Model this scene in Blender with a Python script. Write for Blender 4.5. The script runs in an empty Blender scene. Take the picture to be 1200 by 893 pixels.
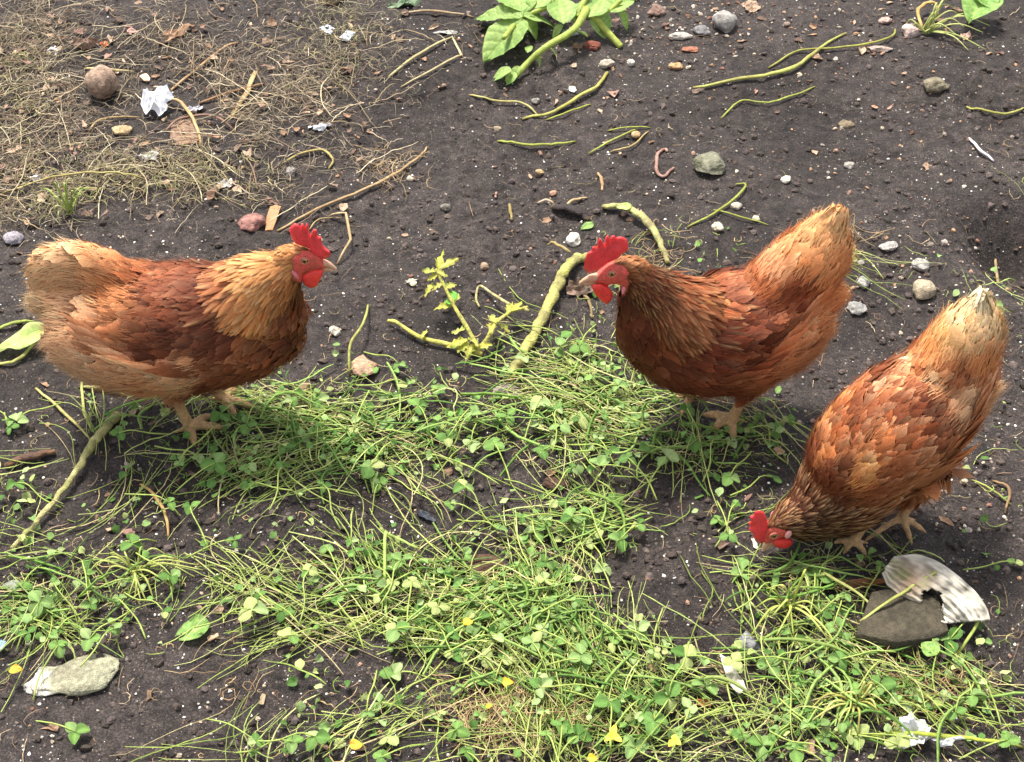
import bpy, math, random
import numpy as np
from mathutils import Vector, Matrix
from mathutils.bvhtree import BVHTree

random.seed(5)
rng = np.random.default_rng(11)
SC = bpy.context.scene
COL = SC.collection

# ------------------------------------------------------------------ camera, world, sun, exposure
CAM_H, PITCH, HFOV = 1.7, math.radians(45.0), math.radians(36.0)
cam_data = bpy.data.cameras.new('camera')
cam = bpy.data.objects.new('camera', cam_data)
COL.objects.link(cam)
cam.location = (0, 0, CAM_H)
cam.rotation_euler = (math.radians(90) - PITCH, 0, 0)
cam_data.sensor_width = 36
cam_data.angle = HFOV
cam_data.clip_start, cam_data.clip_end = 0.05, 500
SC.camera = cam

SUN_EL, SUN_AZ = math.radians(66), math.radians(-25)     # azimuth from +Y, negative towards -X
world = bpy.data.worlds.new('World')
SC.world = world
world.use_nodes = True
wn = world.node_tree
bg = wn.nodes['Background']
sky = wn.nodes.new('ShaderNodeTexSky')
sky.sky_type = 'NISHITA'
sky.sun_disc = False
sky.sun_elevation = SUN_EL
sky.sun_rotation = SUN_AZ
sky.air_density, sky.dust_density, sky.ozone_density = 1.0, 3.0, 0.6
hs = wn.nodes.new('ShaderNodeHueSaturation')          # thin bright cloud: the sky is nearly white
hs.inputs['Saturation'].default_value = 0.35
wn.links.new(sky.outputs[0], hs.inputs['Color'])
wn.links.new(hs.outputs[0], bg.inputs[0])
bg.inputs[1].default_value = 0.138
sl = bpy.data.lights.new('sun', 'SUN')
sl.energy = 3.15
sl.angle = math.radians(10)
sl.color = (1.0, 0.955, 0.89)
sun = bpy.data.objects.new('sun', sl)
COL.objects.link(sun)
sd = Vector((math.sin(SUN_AZ) * math.cos(SUN_EL), math.cos(SUN_AZ) * math.cos(SUN_EL), math.sin(SUN_EL)))
sun.rotation_euler = sd.to_track_quat('Z', 'Y').to_euler()
sun.location = sd * 20
SC.view_settings.view_transform = 'Standard'
SC.view_settings.look = 'None'
SC.view_settings.exposure = 1.14
SC.view_settings.gamma = 1.0
SC.render.resolution_x, SC.render.resolution_y = 1024, 762
try:
    SC.cycles.use_denoising = True
    SC.cycles.max_bounces = 6
    SC.cycles.transparent_max_bounces = 16
except Exception:
    pass

# ------------------------------------------------------------------ measuring helpers
FPX = 600 / math.tan(HFOV / 2)
cP, sP = math.cos(PITCH), math.sin(PITCH)
FV, UV_, RV = np.array([0, cP, -sP]), np.array([0, sP, cP]), np.array([1.0, 0, 0])
CAM = np.array([0, 0, CAM_H])

def ray(px, py):
    return FV + RV * ((px - 600) / FPX) - UV_ * ((py - 446.5) / FPX)

def gp(px, py, z=0.0):
    d = ray(px, py)
    return CAM + d * ((z - CAM_H) / d[2])

def gpa(px, py):
    px, py = np.asarray(px, float), np.asarray(py, float)
    d = FV[None] + RV[None] * ((px - 600) / FPX)[:, None] - UV_[None] * ((py - 446.5) / FPX)[:, None]
    return CAM[None] + d * (-CAM_H / d[:, 2])[:, None]

def project(P):
    D = P - CAM
    z = D @ FV
    return np.stack([600 + FPX * (D @ RV) / z, 446.5 - FPX * (D @ UV_) / z], -1)

def mpp(px, py):
    """metres per photo pixel at a ground point"""
    g = gp(px, py)
    return float((g - CAM) @ FV) / FPX

def lin(c):
    if isinstance(c, str):
        c = c.lstrip('#')
        c = [int(c[i:i + 2], 16) / 255 for i in (0, 2, 4)]
    c = np.asarray(c, float)
    return np.where(c <= 0.04045, c / 12.92, ((c + 0.055) / 1.055) ** 2.4)

# ------------------------------------------------------------------ numpy noise
def _hash(ix, iy, iz, seed):
    h = (ix * 374761393 + iy * 668265263 + iz * 2147483647 + seed * 1274126177) & 0xFFFFFFFF
    h = ((h ^ (h >> 13)) * 1274126177) & 0xFFFFFFFF
    h = ((h ^ (h >> 16)) * 2246822519) & 0xFFFFFFFF
    return ((h ^ (h >> 15)) & 0xFFFFFF) / float(0xFFFFFF)

def vnoise(P, seed=0):
    """value noise in -1..1; P (N,3) or (N,2)"""
    P = np.asarray(P, float)
    if P.shape[1] == 2:
        P = np.concatenate([P, np.zeros((len(P), 1))], 1)
    I = np.floor(P).astype(np.int64)
    f = P - I
    f = f * f * f * (f * (f * 6 - 15) + 10)
    r = 0
    for dx in (0, 1):
        wx = f[:, 0] if dx else 1 - f[:, 0]
        for dy in (0, 1):
            wy = f[:, 1] if dy else 1 - f[:, 1]
            for dz in (0, 1):
                wz = f[:, 2] if dz else 1 - f[:, 2]
                r = r + wx * wy * wz * _hash(I[:, 0] + dx, I[:, 1] + dy, I[:, 2] + dz, seed)
    return r * 2 - 1

def fbm(P, seed=0, octs=4, gain=0.5):
    P = np.asarray(P, float)
    a, s, r = 1.0, 1.0, 0
    for o in range(octs):
        r = r + a * vnoise(P * s + 17.3 * o, seed + o)
        a *= gain
        s *= 2.03
    return r

HOLES = [(1192, 268, 0.11, 0.085), (1215, 300, 0.12, 0.06), (760, 345, 0.05, 0.012), (735, 20, 0.08, 0.012)]
HOLES = [(gp(a, b)[:2], r, d) for a, b, r, d in HOLES]

def gh_coarse(xy):
    h = 0.012 * fbm(xy / 0.33, 3, 3)
    for c, r, d in HOLES:
        h = h - d * np.exp(-((xy - c) ** 2).sum(1) / (r * r) * 2)
    return h

def gh(xy):
    xy = np.asarray(xy, float).reshape(-1, 2)
    h = gh_coarse(xy)
    rough = np.clip(0.55 + 0.6 * vnoise(xy / 0.22, 21), 0.18, 1.3)
    w = xy + 0.012 * np.stack([vnoise(xy / 0.03, 31), vnoise(xy / 0.03, 32)], 1)
    h = h + rough * (0.0055 * fbm(w / 0.045, 5, 2) + 0.0050 * (1 - np.abs(vnoise(w / 0.024, 8))) + 0.0024 * (0.6 - np.abs(vnoise(w / 0.0105, 9))) * 1.6)
    return h

def gz(x, y):
    return float(gh(np.array([[x, y]]))[0])

# ------------------------------------------------------------------ mesh helpers
def mk_mesh(name, V, F, col=None, uv=None, smooth=True, nrm=None):
    """V (n,3); F (m,k) equal-sized faces or list of such arrays"""
    me = bpy.data.meshes.new(name)
    V = np.ascontiguousarray(V, dtype=np.float32)
    Fs = F if isinstance(F, list) else [F]
    Fs = [np.asarray(f, dtype=np.int32) for f in Fs if len(f)]
    me.vertices.add(len(V))
    me.vertices.foreach_set('co', V.ravel())
    nl = sum(f.size for f in Fs)
    npoly = sum(len(f) for f in Fs)
    me.loops.add(nl)
    me.loops.foreach_set('vertex_index', np.concatenate([f.ravel() for f in Fs]))
    me.polygons.add(npoly)
    st, o = [], 0
    for f in Fs:
        st.append(o + np.arange(len(f)) * f.shape[1])
        o += f.size
    me.polygons.foreach_set('loop_start', np.concatenate(st).astype(np.int32))
    me.update(calc_edges=True)
    me.polygons.foreach_set('use_smooth', np.full(npoly, smooth))
    if col is not None:
        a = me.attributes.new('Col', 'FLOAT_COLOR', 'POINT')
        c = np.ones((len(V), 4), np.float32)
        c[:, :3] = col
        a.data.foreach_set('color', c.ravel())
    if uv is not None:
        a = me.attributes.new('fuv', 'FLOAT2', 'POINT')
        a.data.foreach_set('vector', np.ascontiguousarray(uv, dtype=np.float32).ravel())
    me.update()
    if nrm is not None:
        me.normals_split_custom_set_from_vertices(nrm.tolist())
    return me

def put(name, me, mat=None, parent=None, loc=None, **props):
    o = bpy.data.objects.new(name, me)
    if mat is not None and len(me.materials) == 0:
        me.materials.append(mat)
    COL.objects.link(o)
    if parent is not None:
        o.parent = parent
    if loc is not None:
        o.location = loc
    for k, v in props.items():
        o[k] = v
    return o

def empty(name, loc, rz=0.0, **props):
    o = bpy.data.objects.new(name, None)
    o.empty_display_size = 0.02
    COL.objects.link(o)
    o.location = loc
    o.rotation_euler = (0, 0, rz)
    for k, v in props.items():
        o[k] = v
    return o

class Acc:
    def __init__(s):
        s.V, s.F3, s.F4, s.C, s.U, s.n = [], [], [], [], [], 0
    def add(s, V, F, col=(1, 1, 1), uv=None):
        V = np.asarray(V, float)
        F = np.asarray(F, int)
        s.V.append(V)
        (s.F3 if F.shape[1] == 3 else s.F4).append(F + s.n)
        c = np.asarray(col, float)
        s.C.append(np.broadcast_to(c, (len(V), 3)) if c.ndim == 1 else c)
        s.U.append(np.zeros((len(V), 2)) if uv is None else uv)
        s.n += len(V)
    def mesh(s, name, smooth=True, nrm=None):
        Fs = []
        if s.F3: Fs.append(np.concatenate(s.F3))
        if s.F4: Fs.append(np.concatenate(s.F4))
        return mk_mesh(name, np.concatenate(s.V), Fs, np.concatenate(s.C), np.concatenate(s.U), smooth, nrm)

def grid_faces(nu, nv, wrap=False):
    """rows nv, columns nu, index v*nu+u"""
    cu = nu if wrap else nu - 1
    v, u = np.meshgrid(np.arange(nv - 1), np.arange(cu), indexing='ij')
    a = v * nu + u
    b = v * nu + (u + 1) % nu
    return np.stack([a, b, b + nu, a + nu], -1).reshape(-1, 4)

def spline(pts, n):
    """Catmull-Rom through pts (k,d) to n samples"""
    P = np.asarray(pts, float)
    if len(P) == 2:
        t = np.linspace(0, 1, n)[:, None]
        return P[0] * (1 - t) + P[1] * t
    E = np.concatenate([[2 * P[0] - P[1]], P, [2 * P[-1] - P[-2]]])
    t = np.linspace(0, len(P) - 1 - 1e-9, n)
    i = t.astype(int)
    f = (t - i)[:, None]
    a, b, c, d = E[i], E[i + 1], E[i + 2], E[i + 3]
    return 0.5 * ((2 * b) + (c - a) * f + (2 * a - 5 * b + 4 * c - d) * f ** 2 + (3 * b - 3 * c + d - a) * f ** 3)

def tube(P, R, sides=6, flat=1.0, knob=0.0, seed=0):
    P = np.asarray(P, float)
    n = len(P)
    R = np.broadcast_to(np.asarray(R, float), (n,)).copy()
    if knob:
        R *= 1 + knob * vnoise(np.stack([np.arange(n) * 0.7, np.zeros(n) + seed], 1), 3)
    T = np.gradient(P, axis=0)
    T /= np.linalg.norm(T, axis=1, keepdims=True) + 1e-12
    up = np.array([0.03, 0.02, 1.0])
    S = np.cross(T, up)
    S /= np.linalg.norm(S, axis=1, keepdims=True) + 1e-9
    U = np.cross(S, T)
    a = np.arange(sides) / sides * 2 * math.pi
    V = P[:, None] + R[:, None, None] * (np.cos(a)[None, :, None] * S[:, None] + flat * np.sin(a)[None, :, None] * U[:, None])
    V = V.reshape(-1, 3)
    F = grid_faces(sides, n, True)
    V = np.concatenate([V, P[:1], P[-1:]])
    k = np.arange(sides)
    c0, c1 = len(V) - 2, len(V) - 1
    caps = np.concatenate([np.stack([np.full(sides, c0), (k + 1) % sides, k, ], 1),
                           np.stack([np.full(sides, c1), (n - 1) * sides + k, (n - 1) * sides + (k + 1) % sides], 1)])
    return V, F, caps

def add_tube(acc, P, R, sides=6, col=(1, 1, 1), flat=1.0, knob=0.0, seed=0):
    V, F, caps = tube(P, R, sides, flat, knob, seed)
    n0 = acc.n
    acc.add(V, F, col)
    acc.F3.append(caps + n0)

def strands(P, R, C, sides=3, flat=0.7):
    """P (N,K,3) R (N,K) C (N,3) or (N,K,3)"""
    N, K, _ = P.shape
    T = np.gradient(P, axis=1)
    T /= np.linalg.norm(T, axis=2, keepdims=True) + 1e-12
    up = np.tile([[0, 0, 1.0]], (N, 1)) + rng.normal(0, 0.15, (N, 3))
    S = np.cross(T, up[:, None, :])
    S /= np.linalg.norm(S, axis=2, keepdims=True) + 1e-9
    U = np.cross(S, T)
    a = np.arange(sides) / sides * 2 * math.pi + 0.5
    V = P[:, :, None] + R[:, :, None, None] * (np.cos(a)[None, None, :, None] * S[:, :, None] + flat * np.sin(a)[None, None, :, None] * U[:, :, None])
    F = grid_faces(sides, K, True)
    F = (F[None] + (np.arange(N) * K * sides)[:, None, None]).reshape(-1, 4)
    if C.ndim == 2:
        C = np.repeat(C[:, None], K, 1)
    C = np.repeat(C[:, :, None], sides, 2)
    return V.reshape(-1, 3), F, C.reshape(-1, 3)

_ICO = {}
def ico(sub):
    if sub not in _ICO:
        import bmesh
        bm = bmesh.new()
        bmesh.ops.create_icosphere(bm, subdivisions=sub, radius=1)
        V = np.array([v.co[:] for v in bm.verts])
        F = np.array([[v.index for v in f.verts] for f in bm.faces])
        bm.free()
        _ICO[sub] = (V, F)
    return _ICO[sub]

# ------------------------------------------------------------------ materials
def newmat(name):
    m = bpy.data.materials.new(name)
    m.use_nodes = True
    nt = m.node_tree
    return m, nt, nt.nodes['Principled BSDF'], nt.nodes['Material Output']

def N(nt, kind, **kw):
    n = nt.nodes.new('ShaderNode' + kind)
    for k, v in kw.items():
        if k in n.inputs:
            n.inputs[k].default_value = v
        else:
            setattr(n, k, v)
    return n

def ramp(nt, fac, stops):
    r = nt.nodes.new('ShaderNodeValToRGB')
    e = r.color_ramp.elements
    while len(e) < len(stops):
        e.new(0.5)
    for q, (p, c) in zip(e, stops):
        q.position = p
        q.color = (*c, 1) if len(c) == 3 else c
    nt.links.new(fac, r.inputs[0])
    return r.outputs[0]

def mixc(nt, fac, a, b, mode='MIX'):
    m = nt.nodes.new('ShaderNodeMix')
    m.data_type = 'RGBA'
    m.blend_type = mode
    for i, v in ((0, fac), (6, a), (7, b)):
        if hasattr(v, 'is_linked'):
            nt.links.new(v, m.inputs[i])
        else:
            m.inputs[i].default_value = v if i == 0 else (*v, 1)
    return m.outputs[2]

def obj_coords(nt, scale=(1, 1, 1)):
    tc = nt.nodes.new('ShaderNodeTexCoord')
    mp = nt.nodes.new('ShaderNodeMapping')
    mp.inputs['Scale'].default_value = scale
    nt.links.new(tc.outputs['Object'], mp.inputs[0])
    return mp.outputs[0]

def noise(nt, vec, scale, detail=3, rough=0.55):
    n = nt.nodes.new('ShaderNodeTexNoise')
    n.inputs['Scale'].default_value = scale
    n.inputs['Detail'].default_value = detail
    n.inputs['Roughness'].default_value = rough
    nt.links.new(vec, n.inputs['Vector'])
    return n.outputs['Fac']

def bump(nt, h, strength, dist, bsdf, prev=None):
    b = nt.nodes.new('ShaderNodeBump')
    b.inputs['Strength'].default_value = strength
    b.inputs['Distance'].default_value = dist
    nt.links.new(h, b.inputs['Height'])
    if prev is not None:
        nt.links.new(prev, b.inputs['Normal'])
    nt.links.new(b.outputs[0], bsdf.inputs['Normal'])
    return b.outputs[0]

def mat_vcol(name, rough=0.6, var=0.25, nscale=120, bstr=0.3, bdist=0.0006, translucent=0.0, spec=0.4, sss=0.0, coat=0.0):
    m, nt, b, out = newmat(name)
    at = N(nt, 'Attribute', attribute_name='Col')
    v = obj_coords(nt)
    n1 = noise(nt, v, nscale, 4)
    k = ramp(nt, n1, [(0.25, (1 - var,) * 3), (0.75, (1 + var * 0.7,) * 3)])
    c = mixc(nt, 1.0, at.outputs['Color'], k, 'MULTIPLY')
    nt.links.new(c, b.inputs['Base Color'])
    b.inputs['Roughness'].default_value = rough
    b.inputs['Specular IOR Level'].default_value = spec
    if coat:
        b.inputs['Coat Weight'].default_value = coat
    if sss:
        b.inputs['Subsurface Weight'].default_value = sss
        b.inputs['Subsurface Radius'].default_value = (0.006, 0.0018, 0.001)
        b.inputs['Subsurface Scale'].default_value = 1.0
    n2 = noise(nt, v, nscale * 3.1, 3)
    bump(nt, n2, bstr, bdist, b)
    if translucent:
        t = nt.nodes.new('ShaderNodeBsdfTranslucent')
        nt.links.new(c, t.inputs['Color'])
        mx = nt.nodes.new('ShaderNodeMixShader')
        mx.inputs[0].default_value = translucent
        nt.links.new(b.outputs[0], mx.inputs[1])
        nt.links.new(t.outputs[0], mx.inputs[2])
        nt.links.new(mx.outputs[0], out.inputs[0])
    return m

def mat_soil():
    m, nt, b, out = newmat('soil')
    v = obj_coords(nt)
    big = noise(nt, v, 3.2, 3)
    mid = noise(nt, v, 45, 5, 0.7)
    fine = noise(nt, v, 330, 4, 0.75)
    c = ramp(nt, mid, [(0.30, (0.016, 0.012, 0.011)), (0.50, (0.050, 0.039, 0.034)), (0.72, (0.098, 0.078, 0.067))])
    pale = ramp(nt, big, [(0.35, (0.72, 0.68, 0.66)), (0.62, (1.28, 1.27, 1.28))])
    c = mixc(nt, 1.0, c, pale, 'MULTIPLY')
    g = ramp(nt, fine, [(0.36, (0.35, 0.34, 0.34)), (0.52, (1.0, 1.0, 1.0)), (0.68, (2.3, 2.2, 2.1))])
    c = mixc(nt, 1.0, c, g, 'MULTIPLY')
    for sc, cut in ((260.0, 0.86), (130.0, 0.93)):          # pale and brown grit of two sizes
        vo = N(nt, 'TexVoronoi', Scale=sc)
        nt.links.new(v, vo.inputs['Vector'])
        dot = ramp(nt, vo.outputs['Distance'], [(0.16, (1, 1, 1)), (0.30, (0, 0, 0))])
        sel = N(nt, 'SeparateColor')
        nt.links.new(vo.outputs['Color'], sel.inputs[0])
        s2 = ramp(nt, sel.outputs[0], [(cut - 0.02, (0, 0, 0)), (cut, (1, 1, 1))])
        f = mixc(nt, 1.0, dot, s2, 'MULTIPLY')
        f = mixc(nt, 1.0, f, ramp(nt, noise(nt, v, 7.0, 3), [(0.38, (0.12, 0.12, 0.12)), (0.60, (1, 1, 1))]), 'MULTIPLY')
        gritc = ramp(nt, sel.outputs[1], [(0.0, (0.42, 0.36, 0.29)), (0.35, (0.20, 0.13, 0.09)), (0.6, (0.30, 0.24, 0.19)), (1.0, (0.62, 0.60, 0.58))])
        bw = N(nt, 'RGBToBW')
        nt.links.new(f, bw.inputs[0])
        c = mixc(nt, bw.outputs[0], c, gritc)
    nt.links.new(c, b.inputs['Base Color'])
    b.inputs['Roughness'].default_value = 0.8
    b.inputs['Specular IOR Level'].default_value = 0.4
    p = bump(nt, noise(nt, v, 110, 5, 0.75), 1.0, 0.010, b)
    p = bump(nt, fine, 1.0, 0.0040, b, p)
    return m

def mat_feather():
    m, nt, b, out = newmat('feather')
    at = N(nt, 'Attribute', attribute_name='Col')
    uv = N(nt, 'Attribute', attribute_name='fuv')
    sx = N(nt, 'SeparateXYZ')
    nt.links.new(uv.outputs['Vector'], sx.inputs[0])
    # fract(x) carries u in 0..1, floor(x) a random id
    fr = N(nt, 'Math', operation='FRACT')
    nt.links.new(sx.outputs[0], fr.inputs[0])
    ab = N(nt, 'Math', operation='SUBTRACT'); ab.inputs[1].default_value = 0.5
    nt.links.new(fr.outputs[0], ab.inputs[0])
    aa = N(nt, 'Math', operation='ABSOLUTE')
    nt.links.new(ab.outputs[0], aa.inputs[0])
    # barb coordinate: v - k|u|
    mu = N(nt, 'Math', operation='MULTIPLY_ADD'); mu.inputs[1].default_value = -0.55
    nt.links.new(aa.outputs[0], mu.inputs[0])
    nt.links.new(sx.outputs[1], mu.inputs[2])
    cb = N(nt, 'CombineXYZ')
    s1 = N(nt, 'Math', operation='MULTIPLY'); s1.inputs[1].default_value = 26.0
    nt.links.new(mu.outputs[0], s1.inputs[0])
    s2 = N(nt, 'Math', operation='MULTIPLY'); s2.inputs[1].default_value = 2.2
    nt.links.new(aa.outputs[0], s2.inputs[0])
    nt.links.new(s1.outputs[0], cb.inputs[0])
    nt.links.new(s2.outputs[0], cb.inputs[1])
    nt.links.new(sx.outputs[0], cb.inputs[2])
    ns = noise(nt, cb.outputs[0], 1.0, 3, 0.6)
    k = ramp(nt, ns, [(0.25, (0.70, 0.67, 0.65)), (0.55, (1.0, 1.0, 1.0)), (0.8, (1.28, 1.28, 1.28))])
    c = mixc(nt, 1.0, at.outputs['Color'], k, 'MULTIPLY')
    nt.links.new(c, b.inputs['Base Color'])
    b.inputs['Roughness'].default_value = 0.62
    b.inputs['Specular IOR Level'].default_value = 0.18
    b.inputs['Sheen Weight'].default_value = 0.0
    b.inputs['Sheen Roughness'].default_value = 0.5
    bump(nt, ns, 0.45, 0.0006, b)
    t = nt.nodes.new('ShaderNodeBsdfTranslucent')
    nt.links.new(c, t.inputs['Color'])
    mx = nt.nodes.new('ShaderNodeMixShader')
    mx.inputs[0].default_value = 0.18
    nt.links.new(b.outputs[0], mx.inputs[1])
    nt.links.new(t.outputs[0], mx.inputs[2])
    # the loose barbs at the rim: gaps between them
    def M(op, a, c2=None, clamp=False):
        q = N(nt, 'Math', operation=op); q.use_clamp = clamp
        for i, v_ in enumerate((a, c2)):
            if v_ is None: continue
            if hasattr(v_, 'is_linked'): nt.links.new(v_, q.inputs[i])
            else: q.inputs[i].default_value = v_
        return q.outputs[0]
    cb2 = N(nt, 'CombineXYZ')
    nt.links.new(M('MULTIPLY', mu.outputs[0], 34.0), cb2.inputs[0])
    nt.links.new(M('MULTIPLY', aa.outputs[0], 1.5), cb2.inputs[1])
    nt.links.new(sx.outputs[0], cb2.inputs[2])
    nf = noise(nt, cb2.outputs[0], 1.0, 2, 0.5)
    edge = M('MAXIMUM', M('MULTIPLY', aa.outputs[0], 2.0), M('POWER', sx.outputs[1], 1.4))
    g = M('ADD', edge, M('MULTIPLY', M('SUBTRACT', nf, 0.5), 1.15))
    hole = M('MULTIPLY', M('SUBTRACT', g, 0.93), 6.0, True)
    tr = nt.nodes.new('ShaderNodeBsdfTransparent')
    m2 = nt.nodes.new('ShaderNodeMixShader')
    nt.links.new(hole, m2.inputs[0])
    nt.links.new(mx.outputs[0], m2.inputs[1])
    nt.links.new(tr.outputs[0], m2.inputs[2])
    nt.links.new(m2.outputs[0], out.inputs[0])
    return m

M_SOIL = mat_soil()
M_FEATHER = mat_feather()
M_SKIN = mat_vcol('hen_skin', 0.55, 0.35, 380, 0.8, 0.0014, sss=0.10, spec=0.35)
M_COMB = mat_vcol('comb_flesh', 0.42, 0.25, 420, 0.7, 0.0014, sss=0.15, spec=0.5)
M_HORN = mat_vcol('beak_horn', 0.4, 0.2, 200, 0.4, 0.0004)
M_EYE = mat_vcol('eye_wet', 0.08, 0.0, 50, 0.0, 0.0001, spec=0.8)
M_GREEN = mat_vcol('green_stem', 0.58, 0.34, 130, 0.5, 0.0008, translucent=0.20, spec=0.3)
M_LEAF = mat_vcol('green_leaf', 0.62, 0.34, 150, 0.6, 0.0010, translucent=0.30, spec=0.25)
M_STRAW = mat_vcol('dry_straw', 0.7, 0.35, 90, 0.5, 0.0006, translucent=0.08)
M_STONE = mat_vcol('stone', 0.85, 0.55, 140, 1.0, 0.0030)
M_STALK = mat_vcol('fibrous_stalk', 0.7, 0.50, 110, 1.0, 0.0025)
M_PAPER = mat_vcol('paper_and_shell', 0.6, 0.16, 90, 0.5, 0.0006)
M_METAL = mat_vcol('rusty_wire', 0.6, 0.4, 200, 0.6, 0.0006)
# ------------------------------------------------------------------ the ground
def build_ground():
    step = 0.0044
    xs = np.arange(-1.3, 1.3001, step)
    ys = np.arange(0.80, 3.12, step)
    ext = np.array([0.02, 0.06, 0.15, 0.35, 0.8, 1.8, 4, 9, 20, 60])
    xs = np.concatenate([(xs[0] - ext)[::-1], xs, xs[-1] + ext])
    ys = np.concatenate([(ys[0] - ext)[::-1], ys, ys[-1] + ext])
    X, Y = np.meshgrid(xs, ys)
    xy = np.stack([X.ravel(), Y.ravel()], 1)
    z = gh(xy)
    V = np.concatenate([xy, z[:, None]], 1)
    me = mk_mesh('ground', V, grid_faces(len(xs), len(ys)))
    put('ground', me, M_SOIL, kind='structure')

build_ground()

# ------------------------------------------------------------------ hens
SKIN_RED, SKIN_DARK = lin('#E45A4E'), lin('#BC5446')
SHANK = lin('#C49C6C')

class Hen:
    def __init__(s, anchor, heading, vis):
        s.P0 = gp(*anchor)
        s.P0[2] = gz(s.P0[0], s.P0[1]) + 0.002
        s.th = math.radians(heading)
        s.f = np.array([math.cos(s.th), math.sin(s.th), 0])
        s.l = np.array([-math.sin(s.th), math.cos(s.th), 0])
        s.vis = vis                       # side (+1 left, -1 right) that faces the viewer
    def loc(s, Pw):
        D = np.asarray(Pw) - s.P0
        return np.stack([D @ s.f, D @ s.l, D[..., 2]], -1)
    def wor(s, L):
        L = np.asarray(L)
        return s.P0 + L[..., :1] * s.f + L[..., 1:2] * s.l + L[..., 2:] * np.array([0, 0, 1.0])
    def pp(s, px, py, lat=0.0):
        """point of the bird's own upright middle plane (moved sideways by lat)"""
        d = ray(px, py)
        o = s.P0 + s.l * lat
        t = ((o - CAM) @ s.l) / (d @ s.l)
        P = CAM + d * t
        return s.loc(P), float((P - CAM) @ FV) / FPX
    def chain(s, pts, w=0.85, shrink=0.0, lat=0.0, n=28):
        out = []
        for p in pts:
            q, m = s.pp(p[0], p[1], lat)
            out.append([*q, max(p[2] - shrink, 2.0) * m, p[3] if len(p) > 3 else w])
        return spline(out, n)

def loft(ch, sides=28):
    P, R, Wd = ch[:, :3], ch[:, 3], ch[:, 4]
    n = len(P)
    T = np.gradient(P, axis=0)
    T /= np.linalg.norm(T, axis=1, keepdims=True)
    Yl = np.tile([[0, 1.0, 0]], (n, 1))
    Nn = np.cross(T, Yl)
    Nn /= np.linalg.norm(Nn, axis=1, keepdims=True)
    Sd = np.cross(Nn, T)
    a = np.arange(sides) / sides * 2 * math.pi
    def ringset(P, R, Wd, Nn, Sd):
        return P[:, None] + R[:, None, None] * (np.cos(a)[None, :, None] * Nn[:, None] + (Wd[:, None] * np.sin(a)[None])[..., None] * Sd[:, None])
    k = [0.35, 0.7, 0.94]
    def cap(i, sgn):
        rows = []
        for q in (k if sgn > 0 else k[::-1]):
            rows.append((P[i] + T[i] * sgn * R[i] * q * 0.8, R[i] * math.sqrt(1 - q * q)))
        Pc = np.array([r[0] for r in rows]); Rc = np.array([r[1] for r in rows])
        m = len(rows)
        return ringset(Pc, Rc, np.full(m, Wd[i]), np.tile(Nn[i], (m, 1)), np.tile(Sd[i], (m, 1)))
    V = np.concatenate([cap(0, -1), ringset(P, R, Wd, Nn, Sd), cap(n - 1, 1)])
    m = len(V)
    V = V.reshape(-1, 3)
    F = grid_faces(sides, m, True)
    V = np.concatenate([V, P[:1] - T[:1] * R[0] * 0.8, P[-1:] + T[-1:] * R[-1] * 0.8])
    q = np.arange(sides)
    c0, c1 = len(V) - 2, len(V) - 1
    caps = np.concatenate([np.stack([np.full(sides, c0), (q + 1) % sides, q], 1),
                           np.stack([np.full(sides, c1), (m - 1) * sides + q, (m - 1) * sides + (q + 1) % sides], 1)])
    return V, F, caps

FEATHER_KIND = {   # length, width, spacing, tilt, curve, hackle?
    'head': (0.011, 0.0050, 0.0026, 0.12, 0.02, True),
    'neck': (0.036, 0.0088, 0.0050, 0.14, 0.05, True),
    'torso': (0.030, 0.0195, 0.0085, 0.085, 0.12, False),
    'wing': (0.035, 0.0205, 0.0093, 0.075, 0.10, False),
    'tail': (0.036, 0.024, 0.0090, 0.10, 0.10, False),
    'thigh': (0.030, 0.016, 0.0075, 0.22, 0.10, False),
}

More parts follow.
